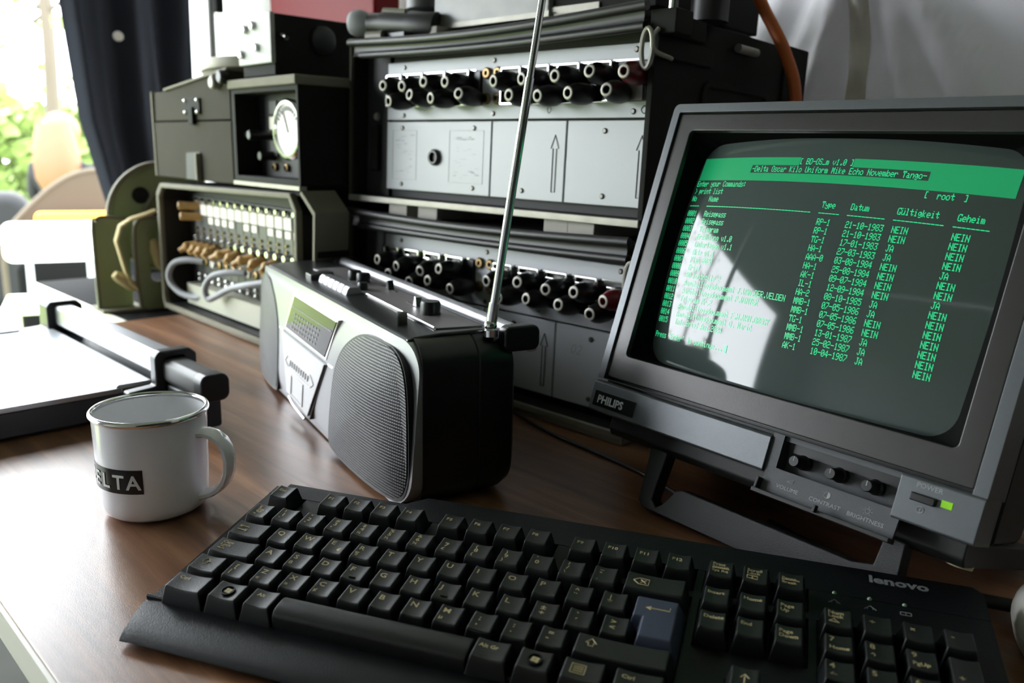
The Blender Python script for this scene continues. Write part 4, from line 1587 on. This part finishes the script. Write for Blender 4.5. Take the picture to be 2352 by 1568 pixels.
# ------------------------------------------------------------------ hand cranked cable reel
RE = FR((-1.3933, .5212, -.0075), 86)
T_ = thing('cable_reel', 'army green hand cranked cable reel with tan strap beside the switchboard', 'cable reel', RE)
b = B()
b.prism(rrect(-64, -8, 2, 152, (3, 3, 20, 20), 6), 22, 27, 'y').bevel(1)
b.obj('frame_plate', 'green', T_)
b = B()
b.tube([(-62, 21, 4), (-62, 21, 136), (-56, 21, 150), (-44, 21, 154), (-10, 21, 150)], 2.6, 8)
b.obj('plate_edge', 'oliverim', T_)
b = B()
b.ring(rrect(-6, 62, 0, 152, (3, 3, 22, 10), 6), rrect(15, 50, 46, 134, 10, 6), -3, 3).bevel(1)
b.obj('frame_plate', 'green', T_)
b = B()
b.tube([(-3, -4, 2), (-8, -4, 60), (-7, -4, 126), (-2, -4, 144), (10, -4, 152), (60, -4, 153)], 3, 8)
b.obj('plate_edge', 'oliverim', T_)
wx, wz, wr, n_ = 58, 150, 92, 64
circ = lambda q: [(wx + q * cos(2 * pi * i / n_), wz + q * sin(2 * pi * i / n_)) for i in range(n_)]
b = B()
b.ring(circ(wr), circ(18), 44, 47)
fd = b.obj('flange_disc', 'green', T_)
b = B()
b.ring(circ(wr + 1), circ(wr - 6), 36, 47).bevel(1.5)
b.obj('flange_rim', 'oliverim', T_)
b = B()
b.turn([(14, 0), (14, 1)], (22, 43, 186), (0, 1, 0), 24, True, True)
b.obj('disc_hole', 'navy', fd)
b = B()
b.cyl((24, 40, 160), (46, 34, 196), 4)
b.obj('spoke', 'oliverim', T_)
b = B()
b.cyl((wx, 47, wz), (wx, 110, wz), 50, seg=40)
b.cyl((wx, -2, wz), (wx, 110, wz), 10, seg=20)
b.obj('drum', 'case', T_)
b = B()
b.sweep([(28, -8, 164), (10, -10, 158), (-12, -12, 152), (-30, -13, 141), (-38, -14, 118), (-32, -13, 90), (-27, -12, 68), (-20, -8, 48), (-10, -6, 38)], (0, 1, .15), 12, 5)
b.obj('strap', 'strap', T_)
b = B()
b.turn([(4, 0), (9, 10), (10, 36), (5, 52)], (34, -5, 66), (-.25, 0, 1), 20, True, True)
b.obj('tan_roller', 'strap', T_)
b = B()
b.turn([(6, 0), (9, 8), (9, 34), (5, 44)], (-42, -4, 64), (.75, .1, -.62), 18, True, True)
b.obj('crank_grip', 'strap', T_)
b = B()
b.box(-64, 4, -6, 60, 0, 5).bevel(1)
b.obj('base_plate', 'oliverim', T_)

# ------------------------------------------------------------------ cables and mouse
def cable(name, label, m, pts, r_, group=None):
    b = B(1)
    b.tube(pts, r_, 10, sub=6)
    return tag(b.obj(name, m), label, 'cable', group)
cable('orange_cable', 'orange cable hanging down beside the exchange racks', 'orange', [(-.53, .78, .60), (-.475, .78, .47), (-.4475, .78, .417), (-.431, .78, .391), (-.414, .78, .363), (-.40, .78, .324), (-.393, .78, .24), (-.39, .785, .12), (-.385, .80, .0065)], .006)
cable('black_cable', 'thin black cable running over the table behind the keyboard', 'cableb', [(-.66, .62, .002), (-.58, .585, .002), (-.50, .563, .002), (-.44, .556, .002), (-.39, .548, .002), (-.34, .532, .002), (-.31, .512, .002), (-.28, .505, .002)], .0018, 'black cables')
cable('monitor_cable', 'thick black cable lying behind the right end of the keyboard', 'cableb', [(.10, .60, .006), (-.02, .572, .008), (-.09, .535, .010), (-.150, .520, .006), (-.20, .515, .006), (-.26, .53, .006)], .0042, 'black cables')
T_ = thing('computer_mouse', 'white rounded computer mouse at the right edge beyond the keyboard', 'mouse', FR((-.066, .515, 0), 20))
def shell(z0, z1, f0):
    b = B()
    rr = []
    for k in range(9):
        t = k / 8
        z = z0 + (z1 - z0) * t
        s_ = f0(t)
        rr.append([(32 * s_ * cos(a * pi / 18) * (1 + .06 * sin(a * pi / 18)), 52 * s_ * sin(a * pi / 18), z) for a in range(36)])
    return b.loft(rr)
shell(.5, 14, lambda t: .82 + .18 * sqrt(t)).obj('lower_shell', 'white', T_, smooth=60)
shell(14.4, 37, lambda t: max(.12, sqrt(max(0, 1 - t ** 2.3)))).obj('upper_shell', 'white', T_, smooth=60)

# ------------------------------------------------------------------ outdoors
G0 = FLOOR - 15
T_ = thing('white_chair', 'white plastic folding chair standing on the grass outside the doorway', 'chair', FR((-4.03, 1.16, G0 / 1000), 72))
b = B()
b.prism(rrect(-215, 215, 490, 665, 40, 5), -10, 10, 'y').bevel(4)
b.obj('backrest', 'chairw', T_)
b = B()
b.box(-215, 215, -420, -20, 330, 352).bevel(8, 3)
b.obj('seat', 'chairw', T_)
for x in (-120, 120):
    b = B()
    b.cyl((x, 20, 640), (x, -20, 340), 14)
    b.obj('back_post', 'cable', T_)
for x in (-190, 190):
    for y0, y1 in ((-30, 40), (-400, -440)):
        b = B()
        b.cyl((x, y0, 335), (x, y1, 1), 13)
        b.obj('leg', 'chairw', T_)
b = B()
b.prism(rrect(-190, 190, 0, 480, 60, 5), 60, 240, 'y').bevel(30, 3)
o = b.obj('black_bag', 'gold')
o.matrix_world = FR((-4.15, 1.20, G0 / 1000), 72)
tag(o, 'large black bag on the grass behind the white chair', 'bag')
b = B()
b.box(-300, 300, -200, -140, 250, 330).bevel(10)
b.box(-280, -230, -200, -140, 0, 250)
b.box(230, 280, -200, -140, 0, 250)
o = b.obj('white_bench', 'chairw')
o.matrix_world = FR((-3.3, .62, G0 / 1000), 80)
tag(o, 'low white bench in front of the white chair outside', 'bench')
T_ = thing('sling_chair', 'brown canvas garden chair with curved back out on the grass', 'chair', FR((-4.95, 1.50, G0 / 1000), 72))
b = B()
b.grid(lambda u, v: (-360 + 640 * u, 60 * sin(pi * u), 480 + 380 * sin(min(1, u * 1.25) * pi / 2) * v), 24, 8)
b.obj('canvas', 'brown', T_)
b = B()
b.tube([(-360 + 640 * u, 60 * sin(pi * u), 480 + 380 * sin(min(1, u * 1.25) * pi / 2)) for u in [i / 12 for i in range(13)]], 12, 8)
b.obj('frame', 'bark', T_)
for x in (-340, 270):
    b = B()
    b.cyl((x, 20, 1), (x, 20, 500), 14)
    b.obj('leg', 'bark', T_)
b = B()
b.box(-260, 260, -330, 10, 430, 480).bevel(10)
b.obj('seat', 'chairw', T_)
b = B()
b.prism(rrect(-170, 240, 482, 640, 30, 4), -110, -30, 'y').bevel(16, 3)
o = b.obj('yellow_cushion', 'yellow')
o.matrix_world = FR((-4.95, 1.50, G0 / 1000), 72)
tag(o, 'bright yellow cushion propped on the brown canvas chair', 'cushion')
b = B()
b.prism(rrect(-220, 220, 0, 700, 120, 6), -150, 150, 'y').bevel(70, 4)
o = b.obj('blue_bag', 'navy')
o.matrix_world = FR((-5.85, 1.32, G0 / 1000), 72)
tag(o, 'dark blue bag on the grass at the left picture edge', 'bag')

# seated person far outside, seen from behind
def skinned(name, pts, edges, m, parent):
    me = bpy.data.meshes.new(name)
    me.from_pydata([p[:3] for p in pts], edges, [])
    o = bpy.data.objects.new(name, me)
    COL.objects.link(o)
    sk = o.modifiers.new('skin', 'SKIN')
    for v, p in zip(me.skin_vertices[0].data, pts):
        v.radius = (p[3], p[3])
    me.skin_vertices[0].data[0].use_root = True
    sb = o.modifiers.new('sub', 'SUBSURF')
    sb.levels = sb.render_levels = 2
    dg = bpy.context.evaluated_depsgraph_get()
    nm_ = bpy.data.meshes.new_from_object(o.evaluated_get(dg))
    bpy.data.objects.remove(o)
    nm_.materials.clear()
    nm_.materials.append(MT[m])
    for p in nm_.polygons:
        p.use_smooth = True
    return link(name, nm_, parent)
PM = FR((-6.70, 2.02, G0 / 1000), 222)
T_ = thing('person', 'person with long blonde hair in dark clothes sitting outside on the grass', 'person', PM)
pts = [(0, 0, .50, .15), (0, .02, .70, .14), (0, .03, .90, .16), (0, .02, .99, .07), (0, .0, 1.06, .06), (0, -.02, 1.16, .10), (0, -.02, 1.24, .085),
       (-.20, .02, .92, .07), (-.27, -.02, .70, .052), (-.17, -.22, .60, .042), (-.09, -.30, .60, .035),
       (.20, .02, .92, .07), (.27, -.02, .70, .052), (.17, -.22, .60, .042), (.09, -.30, .60, .035),
       (-.12, -.05, .47, .095), (-.15, -.45, .48, .075), (-.15, -.50, .10, .05), (-.15, -.62, .05, .04),
       (.12, -.05, .47, .095), (.15, -.45, .48, .075), (.15, -.50, .10, .05), (.15, -.62, .05, .04)]
pts = [(x, y, z - (.11 if z > .3 else 0), r_) for x, y, z, r_ in pts]
eds = [(0, 1), (1, 2), (2, 3), (3, 4), (4, 5), (5, 6), (2, 7), (7, 8), (8, 9), (9, 10), (2, 11), (11, 12), (12, 13), (13, 14), (0, 15), (15, 16), (16, 17), (17, 18), (0, 19), (19, 20), (20, 21), (21, 22)]
skinned('body', pts, eds, 'navy', T_)
b = B(1)
b.sphere((0, .005, 1.08), .128, 18, 12, (1, 1, 1.05))
b.loft([[(r_ * cos(a * pi / 10), .09 + .6 * r_ * sin(a * pi / 10), z) for a in range(20)] for r_, z in ((.12, 1.12), (.15, 1.02), (.17, .88), (.16, .74), (.10, .62), (.04, .58))])
b.obj('hair', 'hair', T_, smooth=60)
for s_ in (-1, 1):
    b = B(1)
    b.sphere((s_ * .10, -.33, .46), .05, 12, 8, (1, 1.3, .7))
    b.obj('hand', 'skin', T_, smooth=60)
b = B()
b.box(-500, 500, -180, 260, 205, 245).bevel(8)
for x in (-440, 400):
    b.box(x, x + 40, -150, 230, 0, 205)
o = b.obj('garden_bench', 'brown')
o.matrix_world = PM
tag(o, 'brown garden bench under the blonde person outside', 'bench')

# trees beyond the lawn
def tree(x, y, h, lean, r_, crown, lab, nl):
    T_ = thing('tree', lab, 'tree', FR((x, y, G0 / 1000)), 'pale spring trees beyond the lawn')
    b = B(1)
    pts = [(lean * t * t + .08 * sin(5 * t), .1 * sin(4 * t), h * t) for t in [i / 7 for i in range(8)]]
    b.tube(pts, [r_ * (1 - .06 * i * .5) for i in range(29)], 9, sub=4)
    b.obj('trunk', 'bark', T_)
    for k in range(7):
        t = .35 + .08 * k
        p0 = Vector((lean * t * t, 0, h * t))
        a = random.uniform(0, 6.3)
        p1 = p0 + Vector((1.1 * cos(a), 1.1 * sin(a), .8))
        b = B(1)
        b.cyl(p0, p1, r_ * .35, r_ * .12, 7)
        b.obj('branch', 'bark', T_)
    b = B(1)
    for k in range(nl):
        a, q, z = random.uniform(0, 2 * pi), crown * sqrt(random.random()), random.uniform(.18, 1.1) * h
        p = Vector((lean * (z / h) ** 2 + q * cos(a), q * sin(a), z))
        u = Vector((random.gauss(0, 1), random.gauss(0, 1), random.gauss(0, 1))).normalized() * random.uniform(.05, .11)
        v = u.orthogonal() * random.uniform(.5, .9)
        b.add([p - u, p - v, p + u, p + v], [(0, 1, 2, 3)])
    lf = b.obj('leaves', 'leaf', T_, smooth=0)
    lf['kind'] = 'stuff'
    return T_
for x, y, h, ln, r_, cr, lab, nl in ((-9.2, 2.62, 6, -.3, .07, 1.5, 'slender tree with a dark trunk nearest the tent flap', 60),
                                  (-12.6, 2.3, 7, .4, .08, 1.9, 'leaning pale tree at the left edge beyond the lawn', 80),
                                  (-13.5, 3.9, 8, .2, .12, 2.4, 'tree behind the seated person with light green leaves', 200),
                                  (-15.2, -1.6, 8, .3, .12, 2.4, 'far tree outside the left picture edge seen in the screen reflection', 200),
                                  (-12.0, -2.8, 8, .5, .13, 2.6, 'thick tree far to the left reflected in the monitor glass', 320),
                                  (-9.8, -5.2, 7, -.4, .11, 2.2, 'bare tree to the left reflected low in the monitor glass', 200)):
    tree(x, y, h, ln, r_, cr, lab, nl)
b = B(1)
for k in range(14000):
    x, y = random.uniform(-17, -15.4), random.uniform(-12, 14)
    z = random.uniform(0, 2.1 + .5 * sin(y)) + G0 / 1000
    p = Vector((x, y, z))
    u = Vector((random.gauss(0, 1), random.gauss(0, 1), random.gauss(0, 1))).normalized() * random.uniform(.08, .16)
    v = u.orthogonal() * .8
    b.add([p - u, p - v, p + u, p + v], [(0, 1, 2, 3)])
o = b.obj('hedge', 'leaf', smooth=0)
o['kind'] = 'stuff'
tag(o, 'loose light green hedge along the far side of the lawn', 'hedge')
